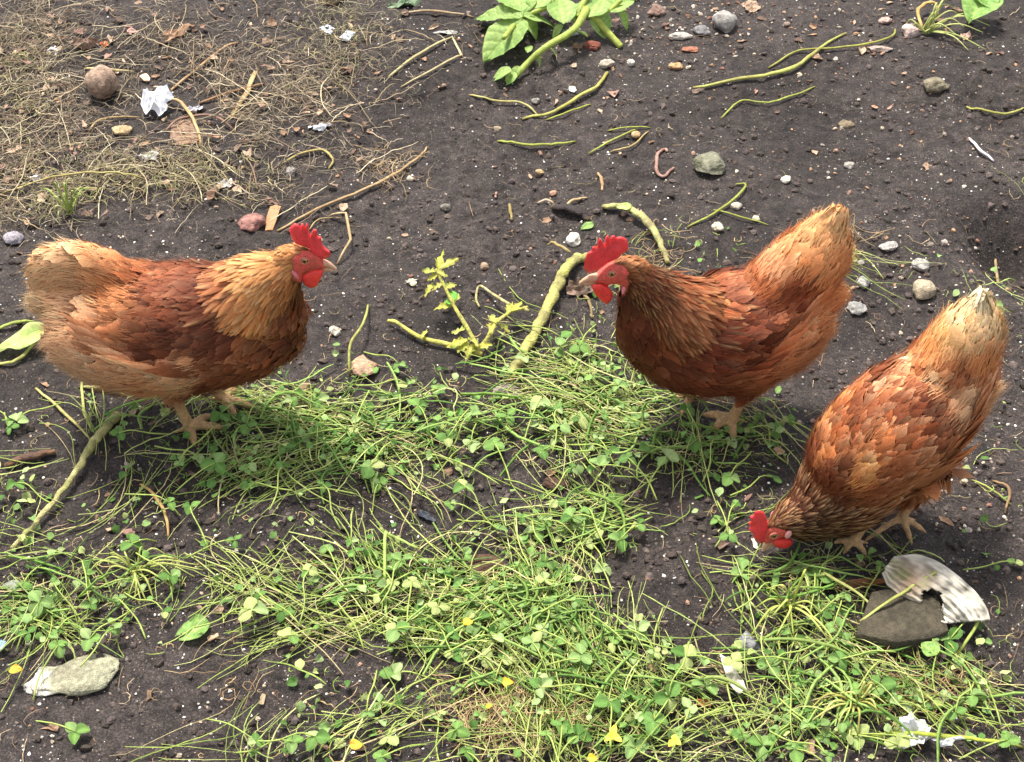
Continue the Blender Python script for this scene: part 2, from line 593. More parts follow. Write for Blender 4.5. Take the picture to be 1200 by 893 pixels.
def make_feathers(P, Nn, D, L, Wd, tilt, curve, base, tip, hackle, streak, rag=0.14):
    """vectorised feather blades; all arrays per feather. returns V,F,C,UV"""
    n = len(P)
    nu, nv = (5, 6) if hackle else (5, 8)
    u = np.linspace(-1, 1, nu)
    v = np.linspace(0, 1, nv)
    if not hackle:
        v = v ** 0.8
        prof = np.clip(v * 3.2, 0, 1) ** 0.5 * np.sqrt(np.clip(1 - np.clip((v - 0.45) / 0.58, 0, 1) ** 2.6, 0.10, 1))
    else:
        prof = np.clip(v * 4, 0, 1) ** 0.5 * np.clip(1 - v ** 2.4, 0.0, 1) ** 0.7 + 0.03
    Vg, Ug = np.meshgrid(v, u, indexing='ij')
    Pg = np.repeat(prof[:, None], nu, 1)
    uu, vv, pr = Ug.ravel(), Vg.ravel(), Pg.ravel()
    m = len(uu)
    lat = uu[None] * pr[None] * (1 + rng.normal(0, rag, (n, m)) * (np.abs(uu) > 0.9))
    lon = vv[None] + rng.normal(0, rag * 0.35, (n, m)) * ((np.abs(uu) > 0.9) | (vv > 0.97)) - (0.24 * np.abs(uu) ** 2 * np.clip(vv - 0.45, 0, 1) * (0 if hackle else 1.8))[None]
    X = np.cross(D, Nn)
    tw = rng.normal(0, 0.07, n)
    up = lon * tilt[:, None] - curve[:, None] * lon ** 2 - 0.02
    up = up - 0.22 * (lat ** 2) * (Wd / L)[:, None] * 0.5 + tw[:, None] * lat * (Wd / L)[:, None]
    bend = rng.normal(0, 0.06, n)
    side = lat * Wd[:, None] * 0.5 + bend[:, None] * lon ** 2 * L[:, None]
    V = P[:, None] + X[:, None] * side[..., None] + D[:, None] * (lon * L[:, None])[..., None] + Nn[:, None] * (up * L[:, None])[..., None]
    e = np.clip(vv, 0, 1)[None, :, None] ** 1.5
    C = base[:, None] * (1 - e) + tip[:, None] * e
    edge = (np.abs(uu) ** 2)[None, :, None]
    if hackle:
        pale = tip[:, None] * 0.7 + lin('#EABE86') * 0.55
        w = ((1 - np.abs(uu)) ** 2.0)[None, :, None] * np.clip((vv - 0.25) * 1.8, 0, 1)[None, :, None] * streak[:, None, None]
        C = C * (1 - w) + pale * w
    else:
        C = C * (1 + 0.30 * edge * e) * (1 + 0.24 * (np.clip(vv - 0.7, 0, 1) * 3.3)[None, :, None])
    ids = rng.integers(0, 400, n)
    UV = np.stack([ids[:, None] + 0.5 + uu[None] * 0.49, np.repeat(vv[None], n, 0)], -1)
    F = grid_faces(nu, nv)
    F = (F[None] + (np.arange(n) * m)[:, None, None]).reshape(-1, 4)
    # barbs fan softly: shading normal leans towards the surface the feather lies on
    global LASTN
    NN = Nn[:, None] + X[:, None] * (lat * 0.35)[..., None] + D[:, None] * ((lon - 0.35) * 0.45)[..., None] + rng.normal(0, 0.05, (n, 1, 3))
    LASTN = (NN / np.linalg.norm(NN, axis=2, keepdims=True)).reshape(-1, 3)
    return V.reshape(-1, 3), F, np.clip(C, 0, 1).reshape(-1, 3), UV.reshape(-1, 2)

def poisson(P, r):
    """keep a subset of points at least r (per point) apart"""
    cell = r.max()
    keep, grid = [], {}
    Q = np.floor(P / cell).astype(int)
    Pl = P.tolist(); Ql = Q.tolist(); rl = (r * r).tolist()
    for i in range(len(Pl)):
        x, y, z = Pl[i]; a, b, c = Ql[i]; rr = rl[i]; ok = True
        for da in (-1, 0, 1):
            for db in (-1, 0, 1):
                for dc in (-1, 0, 1):
                    for (px, py, pz) in grid.get((a + da, b + db, c + dc), ()):
                        if (px - x) ** 2 + (py - y) ** 2 + (pz - z) ** 2 < rr:
                            ok = False; break
                    if not ok: break
                if not ok: break
            if not ok: break
        if ok:
            keep.append(i)
            grid.setdefault((a, b, c), []).append((x, y, z))
    return np.array(keep, int)

def flat_blob(h, outline, lat, thick, n_in=5, wob=0.0, seed=0, sharp=1.0):
    """a fleshy sheet: outline (photo px) on the plane at lat, swelling to thick in the middle"""
    pts = np.array([h.pp(x, y, lat)[0] for x, y in outline])
    c = pts.mean(0)
    rings, V = [], []
    qs = np.linspace(1, 0.0, n_in + 1)[:-1]
    m = len(pts)
    for sgn in (1, -1):
        for j, q in enumerate(qs):
            if j == 0 and sgn == -1:
                rings.append(rings[0]); continue
            th = thick * math.sqrt(max(0, 1 - q ** (3 * sharp)))
            R = c + (pts - c) * q
            R = R + np.array([0, 1, 0]) * sgn * th
            R[:, 1] += wob * vnoise(R[:, [0, 2]] / 0.012, seed)
            rings.append(list(range(len(V), len(V) + m)))
            V.extend(R.tolist())
    F3, F4 = [], []
    k = len(qs)
    for s0 in (0, k):
        for j in range(k - 1):
            a, b = rings[s0 + j], rings[s0 + j + 1]
            for i in range(m):
                q = [a[i], a[(i + 1) % m], b[(i + 1) % m], b[i]]
                F4.append(q if s0 == 0 else q[::-1])
        V.append((c + np.array([0, 1, 0]) * thick * (1 if s0 == 0 else -1)).tolist())
        ci = len(V) - 1
        last = rings[s0 + k - 1]
        for i in range(m):
            q = [last[i], last[(i + 1) % m], ci]
            F3.append(q if s0 == 0 else q[::-1])
    return np.array(V), np.array(F4), np.array(F3)

def densify(outline, k=2):
    P = np.array(outline, float)
    out = []
    for i in range(len(P)):
        for j in range(k):
            t = j / k
            out.append(P[i] * (1 - t) + P[(i + 1) % len(P)] * t)
    return out

def build_hen(name, label, h, torso, tail, neck, head, extra, wing, legs, colours, skin, eye, comb, wattle, lobe,
              beak_u, beak_l, streak, comb_org, fluff=1.0, flecks=(), wt=0.88, wtail=0.5, foot=1.0, fringe=.26, gain=.68):
    root = empty(name, h.P0, h.th, label=label, category='hen', group='brown hens feeding on the clippings')
    SH = 5.0
    chains = {'torso': h.chain(torso, wt, SH, n=40), 'tail': h.chain(tail, wtail, SH, n=24),
              'neck': h.chain(neck, 0.86, SH - 1, n=30), 'head': h.chain(head, 0.74, 1.5, n=16)}
    acc = Acc()
    def addloft(ch, sides=28):
        V, F, caps = loft(ch, sides)
        n0 = acc.n
        acc.add(V, F); acc.F3.append(caps + n0)
    for c in chains.values():
        addloft(c)
    for e in extra:
        c = h.chain(e, 0.8, SH, n=14)
        chains['torso'] = np.concatenate([chains['torso'], c])
        addloft(c)
    # wings: a flattened loft on each flank
    wl = []
    for sgn in (1, -1):
        w0 = h.chain(wing['pts'], wing.get('w', 0.30), SH, lat=h.vis * wing['lat'], n=24)
        w0[:, 1] = sgn * np.abs(w0[:, 1])
        w0[:, 1] *= np.interp(np.linspace(0, 1, 24), [0, .45, 1], [wing.get('f', .62), 1.0, wing.get('b', 0.66)])
        addloft(w0)
        wl.append(w0)
    chains['wing'] = np.concatenate(wl)
    # legs: thigh, shank, toes; the leg list gives ground points seen in the photograph
    sk, thigh = [], []
    for lg in legs:
        if 'mirror' in lg:
            src = [dict(q) for q in done]
            d0 = done[lg['mirror']]
            ank = d0['ank'] * [1, -1, 1] + [lg['dx'], 0, 0]
            hock = d0['hock'] * [1, -1, 1] + [lg['dx'] * .6, 0, 0]
            hip = d0['hip'] * [1, -1, 1]
            toes = [t * [1, -1, 1] + [lg['dx'], 0, 0] for t in d0['toes']]
        else:
            ank = h.loc(gp(*lg['ank'], 0.020))
            lat = ank[1]
            hock = h.pp(*lg['hock'], lat)[0]
            hip = h.pp(*lg['hip'], lat * 0.8)[0]
            toes = [h.loc(gp(*t, 0.010)) for t in lg['toes']]
        if 'done' not in locals():
            done = []
        done.append(dict(ank=ank, hock=hock, hip=hip, toes=toes))
        add_tube(acc, spline([hip, (hip + hock) / 2 + [-.004, 0, 0], hock], 8), np.linspace(0.034, 0.0105, 8), 12)
        thigh.append(np.column_stack([spline([hip, hock], 8), np.linspace(0.034, 0.012, 8), np.ones(8)]))
        P = spline([hock, (hock + ank) / 2, ank], 9)
        add_tube(acc, P, np.interp(np.linspace(0, 1, 9), [0, .15, .6, 1], [.0100, .0088, .0078, .0090]) * (.5 + .5 * foot), 10)
        sk.append(np.column_stack([P, np.full(9, .012), np.ones(9)]))
        for t in toes:
            g = h.wor(t)
            z1 = gz(g[0], g[1]) - h.P0[2] + 0.006
            t = np.array([t[0], t[1], z1])
            mid = (ank + t) / 2 + [0, 0, 0.004 - 0.3 * ank[2] * 0]
            P = spline([ank, mid, t], 14)
            r = np.interp(np.linspace(0, 1, 14), [0, .25, .5, .75, .86, 1], [.0085, .0066, .0068, .0058, .0044, .0016]) * foot
            r = r * (1 + 0.10 * np.cos(np.arange(14) * 2.2))
            add_tube(acc, P, r, 8)
            sk.append(np.column_stack([P, np.full(14, .010), np.ones(14)]))
        back = ank + np.array([-0.024, 0.006 * np.sign(ank[1]), -0.010])
        add_tube(acc, spline([ank, back], 7), np.linspace(.0055, .0018, 7), 8)
        sk.append(np.column_stack([spline([ank, back], 7), np.full(7, .010), np.ones(7)]))
    chains['thigh'] = np.concatenate(thigh)
    chains['shank'] = np.concatenate(sk)
    raw = acc.mesh('raw')
    tmp = bpy.data.objects.new('raw', raw)
    COL.objects.link(tmp)
    md = tmp.modifiers.new('r', 'REMESH'); md.mode = 'VOXEL'; md.voxel_size = 0.0026
    ms = tmp.modifiers.new('s', 'SMOOTH'); ms.factor = 0.5; ms.iterations = 5
    dg = bpy.context.evaluated_depsgraph_get()
    body = bpy.data.meshes.new_from_object(tmp.evaluated_get(dg))
    bpy.data.objects.remove(tmp)
    body.name = 'body'
    nv = len(body.vertices)
    BV = np.empty(nv * 3, np.float32); body.vertices.foreach_get('co', BV); BV = BV.reshape(-1, 3).astype(float)
    body.calc_loop_triangles()
    nt_ = len(body.loop_triangles)
    BT = np.empty(nt_ * 3, np.int32); body.loop_triangles.foreach_get('vertices', BT); BT = BT.reshape(-1, 3)
    bvh = BVHTree.FromPolygons(BV.tolist(), BT.tolist())
    # smooth vertex normals
    fn = np.cross(BV[BT[:, 1]] - BV[BT[:, 0]], BV[BT[:, 2]] - BV[BT[:, 0]])
    VN = np.zeros_like(BV)
    for k in range(3):
        np.add.at(VN, BT[:, k], fn)
    area = np.linalg.norm(fn, axis=1) / 2
    E = np.concatenate([BT[:, [0, 1]], BT[:, [1, 2]], BT[:, [2, 0]]])
    for _ in range(5):                       # relax the normals so the plumage flows
        A = VN.copy()
        np.add.at(A, E[:, 0], VN[E[:, 1]]); np.add.at(A, E[:, 1], VN[E[:, 0]])
        VN = A / (np.linalg.norm(A, axis=1, keepdims=True) + 1e-12)

    def visible_px(L):
        Q = np.array(L); Q[:, 1] = h.vis * np.abs(Q[:, 1])
        return project(h.wor(Q))
    names = ['torso', 'tail', 'neck', 'head', 'wing', 'thigh', 'shank']
    allc = np.concatenate([chains[k] for k in names])
    cid = np.concatenate([np.full(len(chains[k]), i) for i, k in enumerate(names)])
    # flow direction per chain sample (towards the tail / the feet)
    flow = []
    for k in names:
        c = chains[k]
        if k == 'wing':
            half = len(c) // 2
            T = np.concatenate([np.gradient(c[:half, :3], axis=0), np.gradient(c[half:, :3], axis=0)])
        else:
            T = np.gradient(c[:, :3], axis=0)
        T /= np.linalg.norm(T, axis=1, keepdims=True) + 1e-9
        if k in ('torso',):
            x = T[:, :1]; T = np.where(x > 0, -T, T)
        if k == 'tail' or k == 'neck' or k == 'head':
            T = T * 1.0
        flow.append(T)
    # tail runs body -> tip, neck runs shoulder -> head so turn it round, head likewise
    flow[2] = -flow[2]; flow[3] = -flow[3]
    # wing points go shoulder -> tip
    flow = np.concatenate(flow)

    def zones(L):
        out_z, out_f = [], []
        for i in range(0, len(L), 4000):
            q = L[i:i + 4000]
            d = np.linalg.norm(q[:, None] - allc[None, :, :3], axis=2) / (allc[None, :, 3] + 0.004)
            zi = cid[np.argmin(d, 1)]
            w = np.exp(-((d - d.min(1, keepdims=True)) * 9))
            w[:, cid == 6] = 0
            f = w @ flow
            out_z.append(zi); out_f.append(f)
        return np.concatenate(out_z), np.concatenate(out_f)
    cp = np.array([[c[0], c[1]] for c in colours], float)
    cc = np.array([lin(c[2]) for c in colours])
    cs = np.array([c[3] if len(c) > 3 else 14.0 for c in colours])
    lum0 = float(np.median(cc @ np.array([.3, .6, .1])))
    def plumage_tone(L):  # feather colour, with some light and shade kept in the control colours
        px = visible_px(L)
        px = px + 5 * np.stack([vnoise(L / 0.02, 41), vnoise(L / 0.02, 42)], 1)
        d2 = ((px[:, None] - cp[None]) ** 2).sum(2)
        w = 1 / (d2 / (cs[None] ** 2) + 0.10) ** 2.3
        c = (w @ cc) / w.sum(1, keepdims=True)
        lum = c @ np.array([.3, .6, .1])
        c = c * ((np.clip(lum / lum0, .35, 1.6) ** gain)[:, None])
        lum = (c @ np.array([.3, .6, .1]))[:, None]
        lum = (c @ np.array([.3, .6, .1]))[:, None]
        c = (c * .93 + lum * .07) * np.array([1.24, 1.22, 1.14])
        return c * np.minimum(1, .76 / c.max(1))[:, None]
    def bare(L, grow=1.0):
        px = visible_px(L)
        m = np.zeros(len(L), bool)
        for (cx, cy, rx, ry, *rot) in skin:
            a = math.radians(rot[0]) if rot else 0
            dx, dy = px[:, 0] - cx, px[:, 1] - cy
            x = dx * math.cos(a) + dy * math.sin(a); y = -dx * math.sin(a) + dy * math.cos(a)
            m |= (x / (rx * grow)) ** 2 + (y / (ry * grow)) ** 2 < 1
        return m & (np.linalg.norm(L - chains['head'][len(chains['head']) * 2 // 3, :3], axis=1) < 0.045)
    # colour of the body itself
    zb, _ = zones(BV)
    bc = plumage_tone(BV) * 0.55
    sh = zb == 6
    scale = 0.85 + 0.25 * vnoise(BV / 0.004, 5)
    bc[sh] = SHANK * scale[sh, None]
    bm_ = bare(BV, 1.12)
    t = np.clip(0.5 + 0.9 * vnoise(BV / 0.0045, 9), 0, 1)
    bc[bm_] = (SKIN_RED * (1 - 0.9 * t[:, None]) + SKIN_DARK * 0.9 * t[:, None])[bm_]
    a = body.attributes.new('Col', 'FLOAT_COLOR', 'POINT')
    c4 = np.ones((nv, 4), np.float32); c4[:, :3] = bc
    a.data.foreach_set('color', c4.ravel())
    # the skin under the feathers sits a little deeper than the roots of the plumage
    dep = np.where(sh | bm_, 0.0, 0.0042)
    dep[zb == 3] *= .35
    for _ in range(6):
        A, cnt = dep.copy(), np.ones(nv)
        np.add.at(A, E[:, 0], dep[E[:, 1]]); np.add.at(cnt, E[:, 0], 1)
        dep = A / cnt
    body.vertices.foreach_set('co', (BV - VN * dep[:, None]).astype(np.float32).ravel())
    body.polygons.foreach_set('use_smooth', np.ones(len(body.polygons), bool))
    body.materials.clear()
    put('body', body, M_SKIN, root)

    # ---- plumage
    ntot = 90000
    pick = rng.choice(nt_, ntot, p=area / area.sum())
    b1 = rng.random(ntot); b2 = rng.random(ntot)
    fl = b1 + b2 > 1; b1[fl] = 1 - b1[fl]; b2[fl] = 1 - b2[fl]
    tri = BT[pick]
    P = BV[tri[:, 0]] * (1 - b1 - b2)[:, None] + BV[tri[:, 1]] * b1[:, None] + BV[tri[:, 2]] * b2[:, None]
    Nn = VN[tri[:, 0]] * (1 - b1 - b2)[:, None] + VN[tri[:, 1]] * b1[:, None] + VN[tri[:, 2]] * b2[:, None]
    Nn /= np.linalg.norm(Nn, axis=1, keepdims=True) + 1e-9
    z, f = zones(P)
    ok = (z != 6) & ~bare(P, 1.0)
    P, Nn, z, f = P[ok], Nn[ok], z[ok], f[ok]
    fq = np.abs((f / (np.linalg.norm(f, axis=1, keepdims=True) + 1e-9) * Nn).sum(1))
    ok = fq < np.where(z == 1, .975, .992)
    P, Nn, z, f, fq = P[ok], Nn[ok], z[ok], f[ok], fq[ok]
    F_ = f / (np.linalg.norm(f, axis=1, keepdims=True) + 1e-9)
    f = f / (np.linalg.norm(f, axis=1, keepdims=True) + 1e-9)
    fn_ = np.abs((f * Nn).sum(1, keepdims=True))
    f = f + np.array([0, 0, -1.1]) * fn_ ** 2 * np.isin(z, (0, 4, 5))[:, None]
    D = f - (f * Nn).sum(1, keepdims=True) * Nn
    D /= np.linalg.norm(D, axis=1, keepdims=True) + 1e-9
    partname = {'head': 'neck_plumage', 'neck': 'neck_plumage', 'torso': 'body_plumage', 'wing': 'wing', 'tail': 'tail', 'thigh': 'body_plumage'}
    out, outn = {}, {}
    zcol_noise = lambda q, s: vnoise(q / s, 77)
    for i, k in enumerate(names[:6]):
        L0, W0, sp, tl, cv, hk = FEATHER_KIND[k]
        sel = np.where(z == i)[0]
        # fluffier towards the belly: smaller and looser feathers
        rr = np.full(len(sel), sp)
        if k == 'neck':
            dh0 = np.linalg.norm(P[sel] - chains['head'][4, :3], axis=1)
            rr = rr * np.clip(0.45 + dh0 / 0.10 * 0.6, 0.55, 1.0)
        idx = sel[poisson(P[sel], rr)]
        p, nn, dd = P[idx], Nn[idx], D[idx]
        n = len(p)
        if n == 0:
            continue
        ang = rng.normal(0, 0.14 if k != 'neck' else 0.07, n) + 0.10 * vnoise(p / 0.03, 51)
        X = np.cross(dd, nn)
        dd = dd * np.cos(ang)[:, None] + X * np.sin(ang)[:, None]
        size = np.exp(rng.normal(0, 0.12, n))
        if k == 'neck':          # short by the head, long over the shoulders
            dh = np.linalg.norm(p - chains['head'][4, :3], axis=1)
            size *= np.clip(0.40 + dh / 0.10 * 0.62, 0.42, 1.15)
        if k == 'torso':
            size *= np.clip(1.0 + 0.12 * vnoise(p / 0.03, 61), 0.7, 1.25)
        if k == 'tail':
            size *= 1 - .45 * fq[idx] ** 2
        if k in ('torso', 'wing'):
            size *= 1 - .55 * fq[idx] ** 3
        L = L0 * size; Wd = W0 * size * np.exp(rng.normal(0, 0.08, n))
        c = plumage_tone(p + dd * (L * 0.6)[:, None])
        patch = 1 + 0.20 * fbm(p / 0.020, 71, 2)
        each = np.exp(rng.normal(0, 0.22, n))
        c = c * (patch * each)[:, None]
        fpx = visible_px(p + dd * (L * .5)[:, None])
        for fx, fy, fr, fc in flecks:
            hit = (np.hypot(fpx[:, 0] - fx, fpx[:, 1] - fy) < fr) & (rng.random(n) < .75)
            c[hit] = lin(fc) * np.exp(rng.normal(0, .1, hit.sum()))[:, None]
        hue = rng.normal(0, 0.05, n)
        c = c * np.stack([1 + hue * .3, 1 - hue, 1 - 1.8 * hue], 1)
        lum = c.mean(1, keepdims=True)
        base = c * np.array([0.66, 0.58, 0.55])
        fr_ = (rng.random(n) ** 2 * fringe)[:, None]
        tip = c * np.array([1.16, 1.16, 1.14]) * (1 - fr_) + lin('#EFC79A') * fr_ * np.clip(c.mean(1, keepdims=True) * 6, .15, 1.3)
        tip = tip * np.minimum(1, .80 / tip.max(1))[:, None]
        if k == 'neck' and streak > .5:      # dark hackles with a pale shaft line
            base = base * .66; tip = tip * .74
        tl_ = tl * np.exp(rng.normal(0, 0.30, n))
        if k == 'tail':
            tl_ = tl_ + 0.5 * np.clip((nn * F_[idx]).sum(1), 0, 1) ** 2
        if k in ('torso', 'wing', 'tail'):
            odd = rng.random(n) < 0.04
            tl_[odd] *= 1.6
        st = np.clip(streak + rng.normal(0, 0.25, n), 0, 1) if hk else np.zeros(n)
        if k == 'head':
            st *= 0.3
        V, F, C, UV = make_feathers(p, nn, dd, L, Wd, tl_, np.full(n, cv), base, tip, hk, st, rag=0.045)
        if k == 'wing':
            side = (p[:, 1] > 0)
            for sname, mk in (('L', side), ('R', ~side)):
                if not mk.any(): continue
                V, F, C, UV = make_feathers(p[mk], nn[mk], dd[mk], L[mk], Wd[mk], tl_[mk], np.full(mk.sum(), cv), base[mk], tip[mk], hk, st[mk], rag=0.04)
                a2 = Acc(); a2.add(V, F, C, UV); NS = [LASTN]
                # long flight feathers lying along the lower edge to the wing tip
                w0 = wl[0] if sname == 'L' else wl[1]
                sg = 1 if sname == 'L' else -1
                for j in range(11):
                    t0 = 0.30 + 0.055 * j
                    q = w0[int(t0 * 23)]
                    dn = np.array([0, 0, -1.0]) * q[3] * (0.80 - 0.05 * j)
                    q0 = q[:3] + dn + np.array([0, sg * 0.02, 0])
                    hit = bvh.find_nearest(Vector(q0))
                    hp, hn = np.array(hit[0]), np.array(hit[1])
                    if abs(hn[1]) < 0.05: continue
                    if hn[1] * sg < 0: continue
                    d1 = w0[-1, :3] - hp
                    d1 -= (d1 @ hn) * hn; ln = np.linalg.norm(d1)
                    if ln < 1e-4: continue
                    d1 /= ln
                    c1 = plumage_tone(hp[None])[0]
                    V, F, C, UV = make_feathers((hp + hn * .002)[None], hn[None], d1[None], np.array([0.085]), np.array([0.020]),
                                                np.array([0.10]), np.array([0.05]), (c1 * .8)[None], (c1 * 1.1)[None], False, np.zeros(1), rag=0.03)
                    a2.add(V, F, C, UV); NS.append(LASTN)
                put('wing', a2.mesh('wing', nrm=np.concatenate(NS)), M_FEATHER, root)
            continue
        out.setdefault(partname[k], Acc()).add(V, F, C, UV)
        outn.setdefault(partname[k], []).append(LASTN)
    # loose down and hair-thin barbs that soften the outline
    nf = int(14000 * fluff)
    pick = rng.choice(len(P), nf)
    zz = z[pick]
    keepf = (zz != 3) & ((zz != 2) | (rng.random(nf) < .10)) & ((zz != 4) | (rng.random(nf) < .25)) & ((zz != 0) | (P[pick][:, 2] < .17) | (P[pick][:, 0] < -.09) | (rng.random(nf) < .2))
    pick = pick[keepf]
    p, nn, dd = P[pick], Nn[pick], D[pick]
    nf = len(p)
    low = np.clip((0.16 - p[:, 2]) / 0.08, 0, 1)
    rear = np.clip((-0.05 - p[:, 0]) / 0.08, 0, 1)
    lenf = (0.014 + 0.012 * rng.random(nf)) * (1 + 0.45 * np.maximum(low, rear))
    lenf[z[pick] == 2] *= 0.8
    d2 = dd + nn * (0.07 + 0.25 * rng.random(nf) * (0.5 + 0.8 * np.maximum(low, rear)))[:, None] + rng.normal(0, 0.16, (nf, 3))
    d2 /= np.linalg.norm(d2, axis=1, keepdims=True)
    X = np.cross(d2, nn); X /= np.linalg.norm(X, axis=1, keepdims=True) + 1e-9
    sag = rng.normal(0, 0.15, (nf, 3)) + np.array([0, 0, -0.12])
    s0 = p + nn * 0.003
    w = 0.0004
    a0 = s0 - X * w; a1 = s0 + X * w
    m0 = s0 + d2 * (lenf * .55)[:, None]
    b0 = m0 - X * w * .8; b1_ = m0 + X * w * .8
    tipp = s0 + d2 * lenf[:, None] + sag * (lenf * .35)[:, None]
    V = np.stack([a0, a1, b1_, b0, tipp], 1).reshape(-1, 3)
    o = (np.arange(nf) * 5)[:, None]
    c = plumage_tone(p + dd * .02) * np.exp(rng.normal(0, .12, nf))[:, None] * 1.12
    C = np.repeat(np.clip(c, 0, .85)[:, None], 5, 1).reshape(-1, 3)
    ad = out['body_plumage']
    n0 = ad.n
    ad.add(V, o + np.array([[0, 1, 2, 3]]), C, np.tile([[0.5, 0.3]], (len(V), 1)))
    outn['body_plumage'].append(np.repeat(nn[:, None], 5, 1).reshape(-1, 3))
    ad.F3.append(o + np.array([[3, 2, 4]]) + n0)
    for k, a2 in out.items():
        put(k, a2.mesh(k, nrm=np.concatenate(outn[k])), M_FEATHER, root)

    # ---- comb
    rcol = lin('#EE4046')
    V, F4, F3 = flat_blob(h, densify([(comb_org[0] + x * comb_org[2], comb_org[1] + y * comb_org[2]) for x, y in comb], 3), 0, 0.0028, 7, 0.0016, 3, 1.0)
    a3 = Acc(); cvar = 0.85 + 0.3 * (0.5 + 0.5 * vnoise(V / 0.006, 5))
    a3.add(V, F4, rcol * cvar[:, None]); a3.F3.append(F3)
    put('comb', a3.mesh('comb'), M_COMB, root)
    # ---- wattles, one on each side of the chin
    for sg in (1, -1):
        ol = densify([(comb_org[0] + x * comb_org[2], comb_org[1] + y * comb_org[2]) for x, y in wattle], 2)
        V, F4, F3 = flat_blob(h, ol, h.vis * 0.009, 0.0040, 5, 0.0012, 8, 0.8)
        V[:, 1] *= sg * h.vis
        a3 = Acc(); cvar = 0.85 + 0.3 * (0.5 + 0.5 * vnoise(V / 0.006, 5))
        a3.add(V, F4, lin('#F03E36') * cvar[:, None]); a3.F3.append(F3)
        put('wattle', a3.mesh('wattle'), M_COMB, root)
    # ---- ear lobes, eyes
    def surf(px, py):
        o0 = h.loc(CAM); d0 = ray(px, py); d0 /= np.linalg.norm(d0)
        dl = np.array([d0 @ h.f, d0 @ h.l, d0[2]])
        hit = bvh.ray_cast(Vector(o0), Vector(dl))
        if hit[0] is None:
            q = h.pp(px, py, h.vis * 0.012)[0]
            return q, np.array([0, h.vis, 0.0])
        return np.array(hit[0]), np.array(hit[1])
    IV, IF = ico(3)
    for sg in (1, -1):
        mir = np.array([1, sg * h.vis, 1])
        if lobe:
            q, nrm = surf(lobe[0], lobe[1])
            V = IV * np.array([lobe[2], 0.0028, lobe[3]])
            ca, sa = math.cos(lobe[4]), math.sin(lobe[4])
            V = np.stack([V[:, 0] * ca - V[:, 2] * sa, V[:, 1], V[:, 0] * sa + V[:, 2] * ca], 1)
            V = (V + q) * mir
            a3 = Acc(); a3.add(V, IF, lin(lobe[5]))
            put('ear_lobe', a3.mesh('ear_lobe'), M_COMB, root)
        q, nrm = surf(*eye)
        nrm = nrm * 0.5 + np.array([0, h.vis, 0.15]) * 0.5; nrm /= np.linalg.norm(nrm)
        r = 0.0055
        cen = q - nrm * r * 0.50
        V = IV * r + cen
        dt = IV @ nrm
        C = np.where(dt[:, None] > 0.87, np.array([[0.004, 0.004, 0.004]]), np.where(dt[:, None] > 0.66, lin('#C08040')[None], lin('#3A1A12')[None]))
        a3 = Acc(); a3.add(V * mir, IF, C)
        eo = put('eye', a3.mesh('eye'), M_EYE, root)
        # lids: a fleshy ring
        e1 = np.cross(nrm, [0.1, 0, 1]); e1 /= np.linalg.norm(e1); e2 = np.cross(nrm, e1)
        t_ = np.linspace(0, 2 * math.pi, 21)[:-1]
        ringc = q[None] + (np.cos(t_)[:, None] * e1 * 1.15 + np.sin(t_)[:, None] * e2 * 0.9) * r * 0.92 + nrm * 0.0006
        al = np.arange(8) / 8 * 2 * math.pi
        rad = (ringc - q); rad /= np.linalg.norm(rad, axis=1, keepdims=True)
        V = ringc[:, None] + 0.0011 * (np.cos(al)[None, :, None] * rad[:, None] + np.sin(al)[None, :, None] * nrm)
        V = V.reshape(-1, 3)
        i, j = np.meshgrid(np.arange(20), np.arange(8), indexing='ij')
        Fq = np.stack([i * 8 + j, i * 8 + (j + 1) % 8, ((i + 1) % 20) * 8 + (j + 1) % 8, ((i + 1) % 20) * 8 + j], -1).reshape(-1, 4)
        a3 = Acc(); a3.add(V * mir, Fq, lin('#C9705A'))
        put('eyelid', a3.mesh('eyelid'), M_COMB, eo)
    # ---- beak
    a3 = Acc()
    for ch in (beak_u, beak_l):
        c = h.chain(ch, 0.75, 0, n=14)
        V, F, caps = loft(c, 14)
        n0 = a3.n
        tt = np.clip((V[:, 0] - V[:, 0].min()) / (np.ptp(V[:, 0]) + 1e-6), 0, 1)
        a3.add(V, F, lin('#C08468') * (1 - tt[:, None]) + lin('#D0A484') * tt[:, None]); a3.F3.append(caps + n0)
    put('beak', a3.mesh('beak'), M_HORN, root)
    return root, chains, done
h1 = Hen((208, 492), -5, -1)
